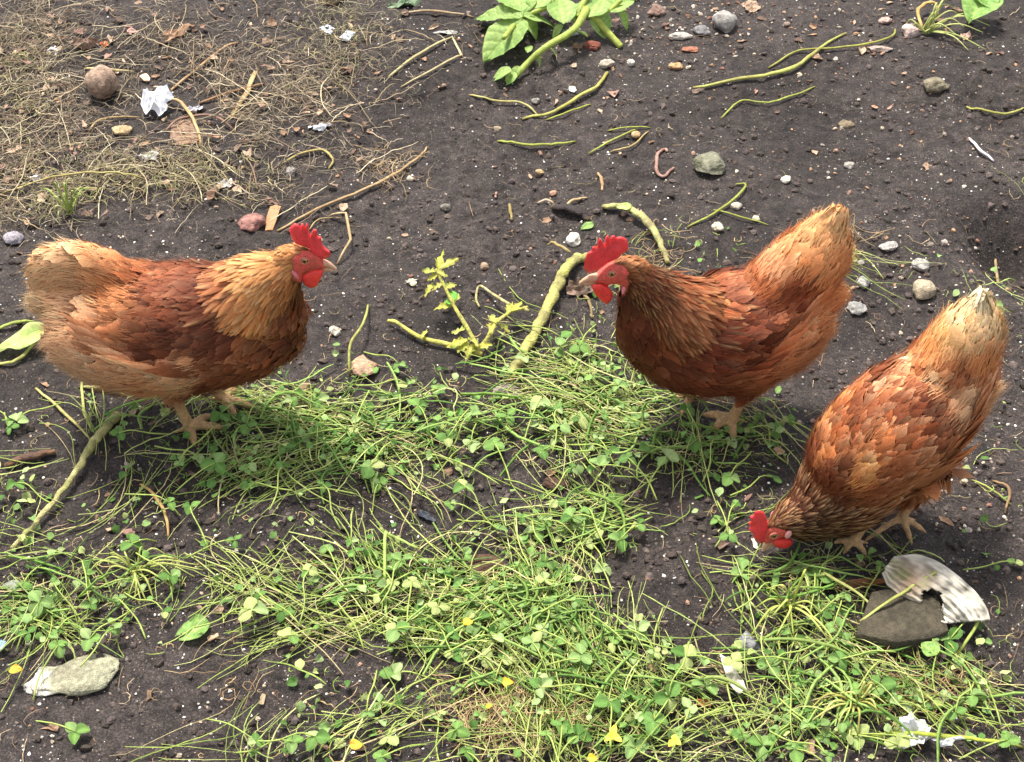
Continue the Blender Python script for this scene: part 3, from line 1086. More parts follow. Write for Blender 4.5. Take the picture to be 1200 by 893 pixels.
R1 = build_hen('hen', 'buff and chestnut hen on the left standing in profile facing right with golden neck', h1,
    torso=[(68, 350, 36), (82, 356, 54), (100, 366, 74), (140, 380, 84), (190, 385, 87), (240, 383, 86), (285, 385, 74), (315, 388, 58), (330, 388, 42)],
    tail=[(150, 345, 46), (112, 324, 45), (90, 318, 43), (76, 320, 40), (70, 324, 36)],
    neck=[(262, 372, 66), (288, 352, 58), (312, 332, 45), (332, 318, 32), (346, 308, 22)],
    head=[(338, 304, 20), (350, 303, 20), (362, 305, 18), (372, 308, 13), (379, 310, 8)],
    extra=[[(90, 405, 36), (120, 418, 42), (170, 425, 46)], [(325, 385, 40), (318, 365, 50), (318, 350, 46), (325, 336, 36)]],
    wing=dict(pts=[(283, 398, 30), (240, 408, 42), (190, 412, 42), (145, 404, 32), (104, 390, 12)], lat=0.066, w=0.34),
    legs=[dict(ank=(222, 500), hock=(204, 462), hip=(190, 425), toes=[(266, 505), (230, 527), (252, 488)]),
          dict(mirror=0, dx=0.035)],
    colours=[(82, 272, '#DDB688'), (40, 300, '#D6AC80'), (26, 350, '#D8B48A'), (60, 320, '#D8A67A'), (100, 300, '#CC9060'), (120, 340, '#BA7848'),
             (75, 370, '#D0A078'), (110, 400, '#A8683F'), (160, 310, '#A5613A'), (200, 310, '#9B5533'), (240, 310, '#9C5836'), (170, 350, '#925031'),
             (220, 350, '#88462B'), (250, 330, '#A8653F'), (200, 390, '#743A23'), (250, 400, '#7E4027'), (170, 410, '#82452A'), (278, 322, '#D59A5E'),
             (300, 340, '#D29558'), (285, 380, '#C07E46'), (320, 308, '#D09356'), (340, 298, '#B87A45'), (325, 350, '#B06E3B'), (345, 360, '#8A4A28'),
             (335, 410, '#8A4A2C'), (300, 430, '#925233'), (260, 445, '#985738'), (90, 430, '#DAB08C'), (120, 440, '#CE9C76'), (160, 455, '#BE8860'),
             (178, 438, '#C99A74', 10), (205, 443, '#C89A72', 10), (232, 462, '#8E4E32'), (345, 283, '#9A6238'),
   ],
    skin=[(361, 306, 17, 12), (374, 310, 12, 10), (352, 320, 9, 11)], eye=(357, 305.5), flecks=[(178, 438, 9, '#DCC0A0'), (206, 441, 9, '#D8B692'), (195, 455, 6, '#DABB98'), (248, 460, 5, '#EBD3BB'), (78, 275, 14, '#DDB88C'), (32, 345, 9, '#DDBB94')],
    comb=[(655, 200), (665, 165), (700, 138), (722, 150), (738, 215), (748, 140), (760, 142), (772, 212), (788, 135), (802, 150), (806, 235),
          (824, 255), (845, 192), (868, 196), (876, 272), (903, 255), (905, 300), (935, 352), (976, 372), (972, 405), (925, 425), (865, 400), (815, 345), (755, 318), (705, 300), (672, 260)],
    comb_org=(240, 240, 0.1511),
    wattle=[(748, 560), (765, 528), (825, 508), (885, 505), (922, 512), (915, 545), (890, 590), (868, 630), (830, 652), (790, 635), (760, 600)],
    lobe=(346, 322, 0.0028, 0.0080, 0.5, '#D97C84'),
    beak_u=[(374, 308, 6.2), (382, 309, 5), (388, 311.5, 3.2), (393, 315, .9)], beak_l=[(374, 314, 4.5), (382, 315.5, 3.4), (389, 316, 1.6)],
    streak=0.35)

h2 = Hen((860, 478), 195, 1)
R2 = build_hen('hen', 'dark chestnut hen in the middle facing left with raised buff tail and tall red comb', h2,
    torso=[(955, 345, 40), (930, 362, 60), (897, 378, 74), (860, 390, 80), (822, 398, 76), (790, 402, 62), (765, 400, 44), (752, 396, 28)],
    tail=[(900, 360, 58), (930, 327, 56), (946, 308, 52), (956, 294, 47), (963, 280, 38), (969, 269, 28)],
    neck=[(812, 385, 62), (786, 366, 54), (766, 347, 41), (750, 330, 29), (738, 320, 22)],
    head=[(746, 318, 19), (735, 317, 20), (722, 319, 18), (710, 323, 14), (700, 326, 9)],
    extra=[[(945, 385, 34), (925, 400, 44), (890, 410, 50)], [(772, 405, 44), (765, 380, 50), (757, 360, 42), (748, 345, 31)]],
    wing=dict(pts=[(793, 425, 26), (835, 428, 38), (880, 415, 40), (925, 390, 30), (962, 362, 12)], lat=0.066, w=0.34),
    legs=[dict(ank=(858, 490), hock=(876, 458), hip=(892, 425), toes=[(822, 482), (831, 500), (860, 513)]),
          dict(mirror=0, dx=0.03)],
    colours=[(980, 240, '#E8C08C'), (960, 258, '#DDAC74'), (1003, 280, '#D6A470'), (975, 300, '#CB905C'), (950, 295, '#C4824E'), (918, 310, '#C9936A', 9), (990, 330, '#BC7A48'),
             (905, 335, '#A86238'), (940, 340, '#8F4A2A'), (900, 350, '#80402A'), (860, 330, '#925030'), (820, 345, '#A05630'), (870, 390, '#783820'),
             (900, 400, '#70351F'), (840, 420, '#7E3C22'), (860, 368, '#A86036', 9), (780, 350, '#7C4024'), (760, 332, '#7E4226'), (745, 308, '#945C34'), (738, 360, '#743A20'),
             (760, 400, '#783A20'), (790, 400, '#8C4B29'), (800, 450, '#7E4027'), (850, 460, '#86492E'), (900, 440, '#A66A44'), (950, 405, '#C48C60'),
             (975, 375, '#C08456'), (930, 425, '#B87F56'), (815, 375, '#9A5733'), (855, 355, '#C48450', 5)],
    skin=[(718, 322, 17, 13), (703, 327, 11, 10), (727, 334, 9, 11)], eye=(717, 321), flecks=[(915, 312, 4, '#DDBE9A'), (909, 324, 4, '#DDBE9A'), (902, 336, 3.5, '#D2A67C'), (902, 457, 6, '#D0A480'), (948, 325, 5, '#D8AE84'), (965, 245, 10, '#DDB27C'), (985, 258, 10, '#D8A878'), (825, 350, 5, '#C07A48')], wtail=0.8, wt=.9,
    comb=[(160, 370), (165, 290), (185, 235), (213, 225), (225, 190), (243, 215), (260, 240), (268, 150), (284, 122), (300, 145), (320, 208), (332, 115), (348, 100), (358, 130),
          (371, 192), (383, 110), (400, 108), (410, 130), (420, 185), (432, 118), (460, 115), (492, 132), (506, 180), (500, 222), (455, 250), (420, 285), (330, 335), (260, 375), (195, 405)],
    comb_org=(660, 260, 0.1511),
    wattle=[(218, 500), (235, 480), (290, 482), (340, 505), (378, 535), (385, 575), (368, 615), (340, 642), (312, 628), (275, 595), (240, 555)],
    lobe=(731, 339, 0.0028, 0.0080, 0.15, '#EC949E'),
    beak_u=[(699, 325, 6.5), (692, 326, 5.2), (685, 328.5, 3.3), (680, 332, .9)], beak_l=[(698, 331, 3.6), (691, 332, 2.8), (685, 332.5, 1.4)],
    streak=0.52)

h3 = Hen((1030, 606), 204, 1)
R3 = build_hen('hen', 'orange brown hen on the right bent down and pecking at the soil, pale tail raised', h3,
    torso=[(1128, 405, 46), (1104, 449, 67), (1066, 486, 79), (1028, 518, 77), (998, 549, 66), (980, 572, 46)],
    tail=[(1100, 450, 60), (1120, 420, 54), (1130, 400, 48), (1137, 384, 41), (1142, 370, 30), (1145, 360, 19)],
    neck=[(1008, 552, 68), (978, 579, 60), (952, 597, 46), (934, 606, 34), (920, 611, 25)],
    head=[(930, 608, 22), (918, 613, 21), (908, 621, 17), (902, 629, 11), (899, 634, 7)],
    extra=[[(1146, 460, 26), (1122, 480, 36), (1085, 500, 50)]],
    wing=dict(pts=[(1022, 592, 24), (1060, 570, 36), (1095, 538, 38), (1128, 500, 28), (1150, 462, 12)], lat=0.058, w=0.34),
    legs=[dict(ank=(1056, 607), hock=(1078, 575), hip=(1090, 545), toes=[(1070, 637), (1012, 633), (1088, 622)]),
          dict(ank=(1000, 634), hock=(1030, 590), hip=(1050, 560), toes=[(1017, 650), (988, 648), (975, 636)])],
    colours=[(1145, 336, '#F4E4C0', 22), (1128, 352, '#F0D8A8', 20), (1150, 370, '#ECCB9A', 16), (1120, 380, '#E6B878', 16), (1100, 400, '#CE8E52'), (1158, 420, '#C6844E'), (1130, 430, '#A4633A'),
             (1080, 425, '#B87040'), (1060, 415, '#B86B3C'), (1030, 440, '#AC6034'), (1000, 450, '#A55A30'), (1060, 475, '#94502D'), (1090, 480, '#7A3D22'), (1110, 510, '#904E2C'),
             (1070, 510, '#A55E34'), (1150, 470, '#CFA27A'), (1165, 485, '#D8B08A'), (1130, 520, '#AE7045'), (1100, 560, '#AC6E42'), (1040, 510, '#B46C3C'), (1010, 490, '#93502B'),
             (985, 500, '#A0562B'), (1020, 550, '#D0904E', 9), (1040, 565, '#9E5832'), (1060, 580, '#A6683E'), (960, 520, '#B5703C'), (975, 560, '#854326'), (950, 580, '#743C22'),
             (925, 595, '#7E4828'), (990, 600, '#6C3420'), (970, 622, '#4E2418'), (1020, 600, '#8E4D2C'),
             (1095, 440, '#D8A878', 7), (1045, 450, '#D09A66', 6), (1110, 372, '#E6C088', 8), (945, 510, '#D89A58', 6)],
    skin=[(909, 628, 15, 9, 10), (899, 634, 9, 9)], eye=(907, 627.5), flecks=[(1070, 434, 5, '#F4E6D0'), (1076, 424, 5, '#F4E6D0'), (1058, 456, 4, '#EBD8BC'), (1063, 464, 4, '#EBD8BC'), (1086, 460, 5, '#E8D2B4'), (1105, 360, 9, '#E8CFA0'), (1135, 345, 16, '#EFDDB8'), (1125, 370, 12, '#E0BC84'), (1100, 395, 10, '#D8A468'), (1045, 440, 6, '#DDA878'), (1066, 440, 5, '#F0DCC0'), (1052, 470, 5, '#E6C8A0'), (1090, 445, 5, '#F0DCC0'), (1115, 385, 9, '#EED4A4'), (1085, 405, 7, '#DDB078'), (1105, 420, 7, '#D8A870'), (975, 480, 6, '#C88A52'), (1000, 500, 6, '#B87040'), (1040, 500, 6, '#C07A48'), (1095, 430, 7, '#D8A878'), (1030, 470, 7, '#C88848'), (1020, 550, 10, '#CC8A48'), (955, 505, 8, '#D09050')], wtail=0.9, wt=.92, foot=.72, fringe=.4, gain=.55,
    comb=[(190, 215), (160, 208), (138, 212), (130, 235), (102, 248), (112, 272), (90, 290), (108, 312), (96, 335), (124, 355), (126, 385), (150, 405), (172, 418), (200, 400), (225, 340), (215, 270)],
    comb_org=(860, 560, 0.1833),
    wattle=[(250, 415), (270, 395), (320, 385), (372, 388), (378, 420), (350, 446), (305, 452), (265, 440)],
    lobe=(924, 626, 0.0055, 0.0080, 0.2, '#E8A09A'),
    beak_u=[(903, 630, 6.5), (899, 636, 5), (896, 641, 3.2), (894, 645, 1)], beak_l=[(906, 635, 4), (902, 639, 3), (898, 643, 1.4)],
    streak=0.85)
if 0:
    for h, R in ((h1, R1), (h2, R2), (h3, R3)):
        print('HEN', {k: (np.round(v[:, :3].min(0), 3).tolist(), np.round(v[:, :3].max(0), 3).tolist()) for k, v in R[1].items()})
        print([{k: np.round(v, 3).tolist() for k, v in d.items()} for d in R[2]])
# ------------------------------------------------------------------ things lying about: builders
def seg(px, py, z=0.0):
    g = gp(px, py)
    g[2] = gz(g[0], g[1]) + z
    return g

def stone(px, py, w, hgt, col, label, name='stone', cat='stone', depth=0.8, tall=0.6, rot=0.0, seed=0, rough=0.20, facet=0.55, sink=0.42, sub=4, mat=None, col2=None, pts=None, group=None, endcol=None):
    """w,hgt: size in photo pixels (hgt is the foreshortened far-near size)"""
    g = seg(px, py)
    m = mpp(px, py)
    rx = w * m / 2
    ry = hgt * m / 2 * 1.15
    rz = min(rx, ry) * tall
    V, F = ico(sub)
    V = V.copy()
    if facet:
        r2 = np.random.default_rng(seed + 99)
        for _ in range(14):
            n = r2.normal(size=3); n /= np.linalg.norm(n)
            d = 0.62 + 0.28 * r2.random()
            q = V @ n
            V = V - np.clip(q - d, 0, None)[:, None] * n * facet
    V = V * (1 + rough * fbm(V * 1.3 + seed * 7.1, seed, 3))[:, None]
    V = V * (1 + 0.07 * vnoise(V * 2.7 + seed, seed + 1) + 0.035 * vnoise(V * 6 + seed, seed + 2))[:, None]
    ex = np.clip((-V[:, 0] - .45 + .15 * vnoise(V * 3, 2)) * 6, 0, 1)[:, None]
    V = V * np.array([rx, ry, rz])
    if endcol:
        V[:, 1:] *= 1 - .28 * np.exp(-((V[:, :1] / rx + .35) / .22) ** 2)
    a = math.radians(rot)
    V = np.stack([V[:, 0] * math.cos(a) - V[:, 1] * math.sin(a), V[:, 0] * math.sin(a) + V[:, 1] * math.cos(a), V[:, 2]], 1)
    base = V[:, 2].min() * 1.0
    V[:, 2] += rz * (1 - sink)
    c = lin(col) * np.ones((len(V), 1))
    if col2:
        t = np.clip(0.5 + 0.9 * fbm(V / max(rx, 1e-4) * 1.2 + seed, seed + 4, 3), 0, 1)[:, None]
        c = c * (1 - t) + lin(col2) * t
    c = c * (1 + 0.15 * vnoise(V / 0.003, 6))[:, None]
    if endcol:
        c = c * (1 - ex) + lin(endcol) * ex
    me = mk_mesh(name, V, F, c, smooth=facet < 0.9)
    kw = dict(label=label, category=cat)
    if group: kw['group'] = group
    return put(name, me, mat or M_STONE, loc=g, **kw)

def stem(pts, w, col, label, name='stem', cat='stem', arch=0.006, mat=None, knob=0.12, col2=None, flat=0.75, group=None, zs=None, n=None, taper=(0.8, 1.0, 0.7), sides=7, seed=0, parent=None, straight=False):
    """pts in photo px lying on the ground; w width in px"""
    P = np.array([seg(x, y) for x, y in pts])
    m = mpp(*pts[0])
    r = w * m / 2
    n = n or max(8, len(pts) * 5)
    if straight:
        S = np.concatenate([np.linspace(P[i], P[i + 1], 5)[: (5 if i == len(P) - 2 else 4)] for i in range(len(P) - 1)])
        n = len(S)
    else:
        S = spline(P, n)
    t = np.linspace(0, 1, n)
    zz = np.interp(t, np.linspace(0, 1, len(zs)), zs) if zs else arch * np.sin(np.pi * t) ** 0.7
    S[:, 2] = gh(S[:, :2]) * 0.5 + 0.5 * np.convolve(np.pad(gh(S[:, :2]), 3, 'edge'), np.ones(7) / 7, 'valid') + r * flat * 0.8 + zz
    S[:, :2] += r * 0.25 * np.stack([vnoise(np.stack([t * n * .5, t * 0 + seed], 1), 1), vnoise(np.stack([t * n * .5, t * 0 + seed + 9], 1), 2)], 1)
    R = r * np.interp(t, [0, .5, 1], taper)
    o = S[0].copy() if parent is None else np.zeros(3)
    acc = Acc()
    c = lin(col) * np.ones((n, 1))
    k = np.clip(0.5 + 0.8 * vnoise(np.stack([t * n * .35 + seed, t * 0], 1), 4), 0, 1)[:, None]
    if col2:
        c = c * (1 - k) + lin(col2) * k
    else:
        c = c * (1 - .45 * k * np.array([.45, .55, .7]))
    ends = np.clip((np.abs(t - .5) - .44) * 14, 0, 1)[:, None] * .6
    c = c * (1 - ends) + lin('#8A7448') * ends
    V, F, caps = tube(S - o, R, sides, flat, knob, seed)
    C = np.concatenate([np.repeat(c, sides, 0), c[:1], c[-1:]])
    acc.add(V, F, C); acc.F3.append(caps)
    kw = {} if parent is not None else dict(label=label, category=cat)
    if group: kw['group'] = group
    return put(name, acc.mesh(name), mat or M_GREEN, parent, None if parent is not None else o, **kw), S

def leaf_mesh(L, W, outline='ovate', nv=12, nu=9, fold=0.25, droop=0.25, wav=0.04, vein=0.02, seed=0, col='#7FB04A', col2=None, tiphook=0.0):
    v = np.linspace(0, 1, nv)
    u = np.linspace(-1, 1, nu)
    if outline == 'ovate':
        p = np.sin(np.pi * np.clip(v, 0, 1) ** 0.72) ** 0.75
    elif outline == 'lance':
        p = np.sin(np.pi * v ** 0.8) ** 0.9
    elif outline == 'obovate':
        p = np.sin(np.pi * v ** 1.35 * 0.93 + 0.1) ** 0.8
    elif outline == 'lobed':
        p = np.sin(np.pi * v ** 0.7) ** 0.8 * (0.72 + 0.28 * np.cos(v * 2 * np.pi * 3.2))
    elif outline == 'heart':
        p = np.sqrt(np.clip(1 - (v * 2 - 1.08) ** 2 / 1.17, 0, 1)) * np.clip(v * 2.4, 0, 1) ** 0.6
    elif outline == 'strap':
        p = np.clip(v * 8, 0, 1) ** .5 * np.clip((1 - v) * 3, 0, 1) ** .6
    p = np.clip(p, 0.02, None)
    U, Vv = np.meshgrid(u, v)
    X = U * p[:, None] * W / 2
    Y = Vv * L
    if outline == 'heart':
        Y = Y - 0.10 * L * (1 - np.abs(U)) * (Vv > 0.9)
    rn = vnoise(np.stack([U.ravel() * 1.5 + seed, Vv.ravel() * 4 + seed], 1), 3).reshape(U.shape)
    Z = fold * np.abs(X) - droop * L * (Vv ** 2) + wav * L * rn * np.abs(U)
    vn = np.abs(((Vv * 5.5 - np.abs(U) * 1.1) % 1) - 0.5) * 2
    Z = Z + vein * W * (vn ** 3) * -0.5 * (np.abs(U) > 0.05) - vein * W * (np.abs(U) < 0.05) * 0.8
    V = np.stack([X, Y, Z], -1).reshape(-1, 3)
    c = lin(col) * np.ones((len(V), 1))
    if col2:
        k = np.clip(0.5 + 0.8 * vnoise(np.stack([U.ravel() * 1.3 + seed, Vv.ravel() * 3], 1), 8), 0, 1)[:, None]
        c = c * (1 - k) + lin(col2) * k
    line = ((np.abs(U) < 0.05) | (vn > 0.86)).ravel()[:, None] * 0.42
    c = np.clip(c * (1 + line * np.array([1.2, 0.8, 1.0])), 0, 1)
    return V, grid_faces(nu, nv), c

def aim(V, base, tip, roll=0.0, normal=(0, 0, 1)):
    """leaf local +Y to (tip-base), +Z as near normal as possible"""
    y = np.asarray(tip, float) - np.asarray(base, float)
    y /= np.linalg.norm(y)
    zup = np.asarray(normal, float)
    x = np.cross(y, zup); x /= np.linalg.norm(x)
    z = np.cross(x, y)
    c, s = math.cos(roll), math.sin(roll)
    x2 = x * c + z * s
    z2 = -x * s + z * c
    return V[:, :1] * x2 + V[:, 1:2] * y + V[:, 2:] * z2 + np.asarray(base)

def leaf_on(root, base_px, tip_px, wpx, zb, zt, outline='ovate', col='#7FB04A', col2=None, name='leaf', roll=0.0, mat=None, **kw):
    b = seg(*base_px, 0); t = seg(*tip_px, 0)
    b[2] = zb + gh_coarse(b[None, :2])[0]; t[2] = zt + gh_coarse(t[None, :2])[0]
    # keep the pixel when lifted: slide towards the camera
    b[:2] = gp(*base_px, b[2])[:2]; t[:2] = gp(*tip_px, t[2])[:2]
    L = np.linalg.norm(t - b)
    V, F, C = leaf_mesh(L, wpx * mpp(*base_px), outline, col=col, col2=col2, **kw)
    V = aim(V, b, t, roll)
    me = mk_mesh(name, V - (np.array(root.location) if root else 0), F, C)
    return put(name, me, mat or M_LEAF, root)

def scrap(px, py, w, hgt, col, label, name, cat, seed=0, crumple=0.35, rot=0.0, thick=0.0008, lift=0.004, mat=None, col2=None, poly=None, flatness=1.0, nn=14):
    """thin ragged sheet (paper, bark, shell flake)"""
    g = seg(px, py)
    m = mpp(px, py)
    rx, ry = w * m / 2, hgt * m / 2 * 1.35
    a = np.linspace(0, 2 * math.pi, 29)[:-1]
    rs = np.random.default_rng(seed)
    if poly is None:
        rad = 0.85 + 0.28 * vnoise(np.stack([np.cos(a) * 1.6 + seed, np.sin(a) * 1.6], 1), seed) + 0.12 * rs.normal(size=28)
        out = np.stack([np.cos(a) * rad, np.sin(a) * rad], 1)
    else:
        out = np.array(densify(poly, 4))
    k = 6
    V = []
    for q in np.linspace(1, 0.12, k):
        V.append(out * q)
    V = np.concatenate(V + [np.zeros((1, 2))])
    m0 = len(out)
    X = V * [rx, ry]
    c_, s_ = math.cos(math.radians(rot)), math.sin(math.radians(rot))
    X = np.stack([X[:, 0] * c_ - X[:, 1] * s_, X[:, 0] * s_ + X[:, 1] * c_], 1)
    Z = crumple * rx * (fbm(V * 1.6 + seed * 3.3, seed, 3) + 0.4 * np.abs(vnoise(V * 3.1, seed + 5))) + lift
    Z = np.maximum(Z, 0.0008)
    V3 = np.concatenate([X, Z[:, None]], 1)
    F4 = grid_faces(m0, k, True)
    last = (k - 1) * m0
    i = np.arange(m0)
    F3 = np.stack([last + i, last + (i + 1) % m0, np.full(m0, k * m0)], 1)
    nV = len(V3)
    B = V3 - [0, 0, thick]
    i2 = np.arange(m0)
    side = np.stack([i2, i2 + nV, (i2 + 1) % m0 + nV, (i2 + 1) % m0], 1)
    Vall = np.concatenate([V3, B])
    c = lin(col) * (1 + 0.12 * vnoise(Vall / 0.004, seed))[:, None]
    if col2:
        t = np.clip(0.5 + 1.1 * fbm(Vall / max(rx, 1e-4) * 1.3 + seed, seed + 4, 3), 0, 1)[:, None]
        c = c * (1 - t) + lin(col2) * t
    me = mk_mesh(name, Vall, [np.concatenate([F4, F4[:, ::-1] + nV, side]), np.concatenate([F3, F3[:, ::-1] + nV])], c, smooth=False)
    return put(name, me, mat or M_PAPER, loc=g, label=label, category=cat)

# ------------------------------------------------------------------ stones and litter that stand out
egg = stone(123, 114, 37, 33, '#A98F7A', 'round brown pitted clay ball as big as an egg in the dry straw', 'clay_ball', 'clay ball', tall=1.0, rough=0.05, facet=0, sink=0.15, col2='#8E7664', seed=3)
stone(389, 4, 30, 24, '#A08A72', 'round tan stone cut by the top edge of the picture', tall=.8, rough=.06, seed=4)
stone(145, 159, 27, 15, '#BFA37A', 'flat oval tan pebble below the clay ball', name='pebble', cat='pebble', rough=.08, seed=5)
stone(296, 268, 32, 24, '#A4756A', 'pinkish red stone beside an upright wood chip behind the left hen', tall=.7, facet=.7, seed=6, col2='#7E5A50')
stone(18, 286, 27, 18, '#9A9398', 'smooth grey stone at the left edge behind the tail of the left hen', tall=.7, rough=.07, seed=7)
stone(341, 203, 15, 14, '#8E8880', 'small grey stone above the comb of the left hen', tall=.8, facet=.5, seed=8)
stone(849, 31, 32, 28, '#B9B4AA', 'rounded pale grey and white stone near the top, largest of its cluster', tall=.85, rough=.09, seed=9, col2='#8F8A84')
stone(822, 41, 22, 16, '#7D7A78', 'dark grey stone touching the pale rounded stone near the top', tall=.6, seed=10)
stone(797, 48, 27, 10, '#B5AFA4', 'flat pale stone left of the dark grey stone near the top', tall=.7, seed=11)
stone(694, 61, 21, 14, '#8C5040', 'flat brick red stone beside the leafy green stems', tall=.6, seed=12, col2='#6E4034')
stone(769, 20, 20, 18, '#8A6F62', 'brown angular stone near the top edge right of the leafy plant', tall=.7, facet=.8, seed=13)
stone(792, 80, 18, 10, '#C0986C', 'small orange tan pebble in front of the flat pale stone', name='pebble', cat='pebble', tall=.7, seed=14)
stone(808, 62, 22, 9, '#A0685040'[:7], 'thin brownish red stone between the two pebble groups', tall=.5, seed=15)
stone(739, 77, 10, 9, '#D6CFC0', 'tiny white pebble right of the brick red stone', name='pebble', cat='pebble', tall=.8, seed=16)
stone(710, 80, 17, 12, '#B3A796', 'rough beige crumb of stone at the end of the long pale stalk', tall=.8, facet=.7, seed=17)
stone(833, 198, 44, 34, '#7E7C68', 'mossy grey green angular stone on the bare soil right of the rusty wire', tall=.55, facet=.9, rough=.10, seed=18, col2='#66654F')
stone(1093, 108, 33, 20, '#8A8068', 'rough tan clod-like stone on the bare soil at upper right', tall=.7, facet=.6, seed=19, col2='#6C6450')
stone(1064, 44, 26, 22, '#BFA99E', 'pale pink stone at the root of the pulled-up grass', tall=.6, facet=.8, seed=20)
stone(1036, 29, 16, 11, '#B89C90', 'small pinkish stone left of the pulled-up grass', tall=.6, facet=.6, seed=21)
stone(1030, 67, 30, 10, '#A39084', 'long flat pinkish stone below the pulled-up grass', tall=.6, seed=22)
stone(1080, 348, 31, 26, '#A8987F', 'tan rounded stone behind the tail of the right hen', tall=.75, rough=.1, seed=23)
stone(1078, 318, 22, 17, '#A7A39B', 'grey stone behind the larger tan stone at right', tall=.7, facet=.5, seed=24)
stone(1040, 297, 22, 14, '#B2ABA2', 'pale grey stone right of the tail of the middle hen', tall=.6, facet=.5, seed=25)
stone(1010, 337, 20, 16, '#A9A59E', 'light grey angular stone under the tail of the middle hen', tall=.7, facet=.8, seed=26)
stone(1003, 365, 26, 20, '#8F8C86', 'flaky grey stone between the middle and right hens', tall=.5, facet=.8, seed=27)
stone(920, 215, 12, 12, '#D2CBB8', 'small cream pebble on the bare soil above the tail of the middle hen', name='pebble', cat='pebble', tall=.7, seed=28)
stone(840, 275, 14, 13, '#C7BCA4', 'cream pebble behind the back of the middle hen', name='pebble', cat='pebble', tall=.7, seed=29)
stone(862, 247, 14, 10, '#BDB2A0', 'beige pebble above the back of the middle hen', name='pebble', cat='pebble', tall=.7, seed=30)
stone(996, 192, 13, 10, '#A59D92', 'pale pebble in the middle of the bare soil at right', name='pebble', cat='pebble', tall=.7, seed=31)
stone(993, 142, 20, 12, '#7F7059', 'brown earthy stone on the bare soil at upper right', tall=.6, seed=32)
stone(672, 284, 18, 17, '#DCD5C8', 'white angular pebble left of the comb of the middle hen', name='pebble', cat='pebble', tall=.8, facet=.8, seed=33)
stone(392, 388, 15, 14, '#BDB6A6', 'pale stone in front of the breast of the left hen', tall=.7, facet=.7, seed=34)
stone(358, 457, 17, 14, '#B09574', 'tan pebble under the breast of the left hen', name='pebble', cat='pebble', tall=.8, seed=35)
stone(428, 434, 38, 28, '#B8987C', 'pinkish tan wedge of stone at the upper edge of the greens', tall=.6, facet=.9, seed=36, col2='#9A7A60')
stone(594, 461, 40, 18, '#8F8478', 'grey brown flat stone among the greens below the thick stalk', tall=.5, facet=.6, seed=37)
stone(563, 664, 62, 32, '#5A4230', 'dark brown flat chunk half covered by green stems', tall=.4, facet=.8, seed=38, rot=-20, col2='#4A3628')
stone(650, 567, 30, 20, '#50392C', 'dark brown lump among the greens in the middle', tall=.5, facet=.6, seed=39)
stone(90, 791, 122, 52, '#A3A084', 'long flat pale stone with a whitish broken left end at lower left', tall=.30, rough=.26, seed=47, rot=15, col2='#85806A', sink=.45, endcol='#CFC8BA')
stone(14, 686, 28, 16, '#8B9080', 'grey green stone among the greens at the left edge', tall=.5, seed=42)
stone(1055, 757, 28, 18, '#A58A78', 'pinkish brown pebble below the dark slab', name='pebble', cat='pebble', tall=.7, seed=43)
stone(875, 761, 26, 26, '#8E8D8C', 'grey stone beside the white shard in the greens', tall=.6, facet=.8, seed=44)
stone(497, 46, 1, 1, '#999999', '-', tall=.5) if False else None
stone(28, 610, 9, 9, '#777', '-') if False else None
for i, (x, y, w, c, t) in enumerate([
    (628, 117, 11, '#8A857C', 'tiny grey pebble above the curved green stem'), (583, 146, 9, '#9C8C74', 'tiny tan pebble near the curved green stem'),
    (632, 197, 11, '#B59A70', 'tan pebble in the middle of the bare soil'), (648, 223, 10, '#B88E76', 'pinkish pebble on the bare soil above the twig'),
    (738, 262, 9, '#8A6C58', 'brown pebble right of the dark clod'), (921, 36, 9, '#8E7A6E', 'brown pebble on the disturbed soil near the top'),
    (745, 158, 13, '#C4A478', 'tan pebble between the crossed green stems'), (160, 456, 9, '#B0875C', 'orange pebble'),
    (885, 261, 11, '#C2B79E', 'cream pebble beside the raised tail'), (1107, 285, 9, '#A89C90', 'pebble on the bare soil at right edge'),
    (1008, 312, 9, '#B5ADA0', 'small pebble under the tail of the middle hen'), (480, 205, 9, '#BEB49F', 'small cream pebble on the soil in the upper middle'),
    (522, 246, 14, '#7A7468', 'greyish crumb on the soil in the upper middle'), (568, 312, 12, '#A48C74', 'tan crumb above the thick stalk'),
    (128, 390, 7, '#aaa', 'x')][:14]):
    if i in (7,): continue
    stone(x, y, w, w * .8, c, t, name='pebble', cat='pebble', tall=.7, seed=60 + i, sub=3)

# paper, shell, bark, plastic
scrap(186, 131, 40, 30, '#DEDEE2', 'crumpled white paper lying in the dry straw', 'crumpled_paper', 'paper', 11, 0.75, lift=0.010)
scrap(227, 131, 26, 12, '#D8D8DE', 'small torn white strip right of the crumpled paper', 'paper_scrap', 'paper', 12, 0.5, rot=10, lift=0.008)
scrap(217, 160, 34, 38, '#8A6A50', 'brown square of cardboard cracked across beside the crumpled paper', 'cardboard_piece', 'cardboard', 13, 0.12, rot=8, lift=0.005, thick=0.002, poly=[(-1, -.9), (.2, -1), (1, -.8), (.9, .3), (.8, 1), (-.3, .9), (-.9, .7)], col2='#755843')
scrap(62, 60, 18, 12, '#E2E0DA', 'white shell flake in the straw at top left', 'shell_flake', 'shell', 14, .25)
scrap(267, 217, 20, 12, '#D9D4CA', 'white shell flake below the dry straw above the left hen', 'shell_flake', 'shell', 15, .25)
scrap(374, 147, 28, 12, '#D5D8DC', 'white paper scrap above the yellow leaf bit', 'paper_scrap', 'paper', 16, .3)
scrap(384, 39, 16, 15, '#D3DAE6', 'bluish white plastic scrap near the top, square', 'plastic_scrap', 'plastic', 17, .2, rot=30)
scrap(43, 208, 15, 11, '#DADCE2', 'small white flake at the left of the dry grass', 'shell_flake', 'shell', 18, .3)
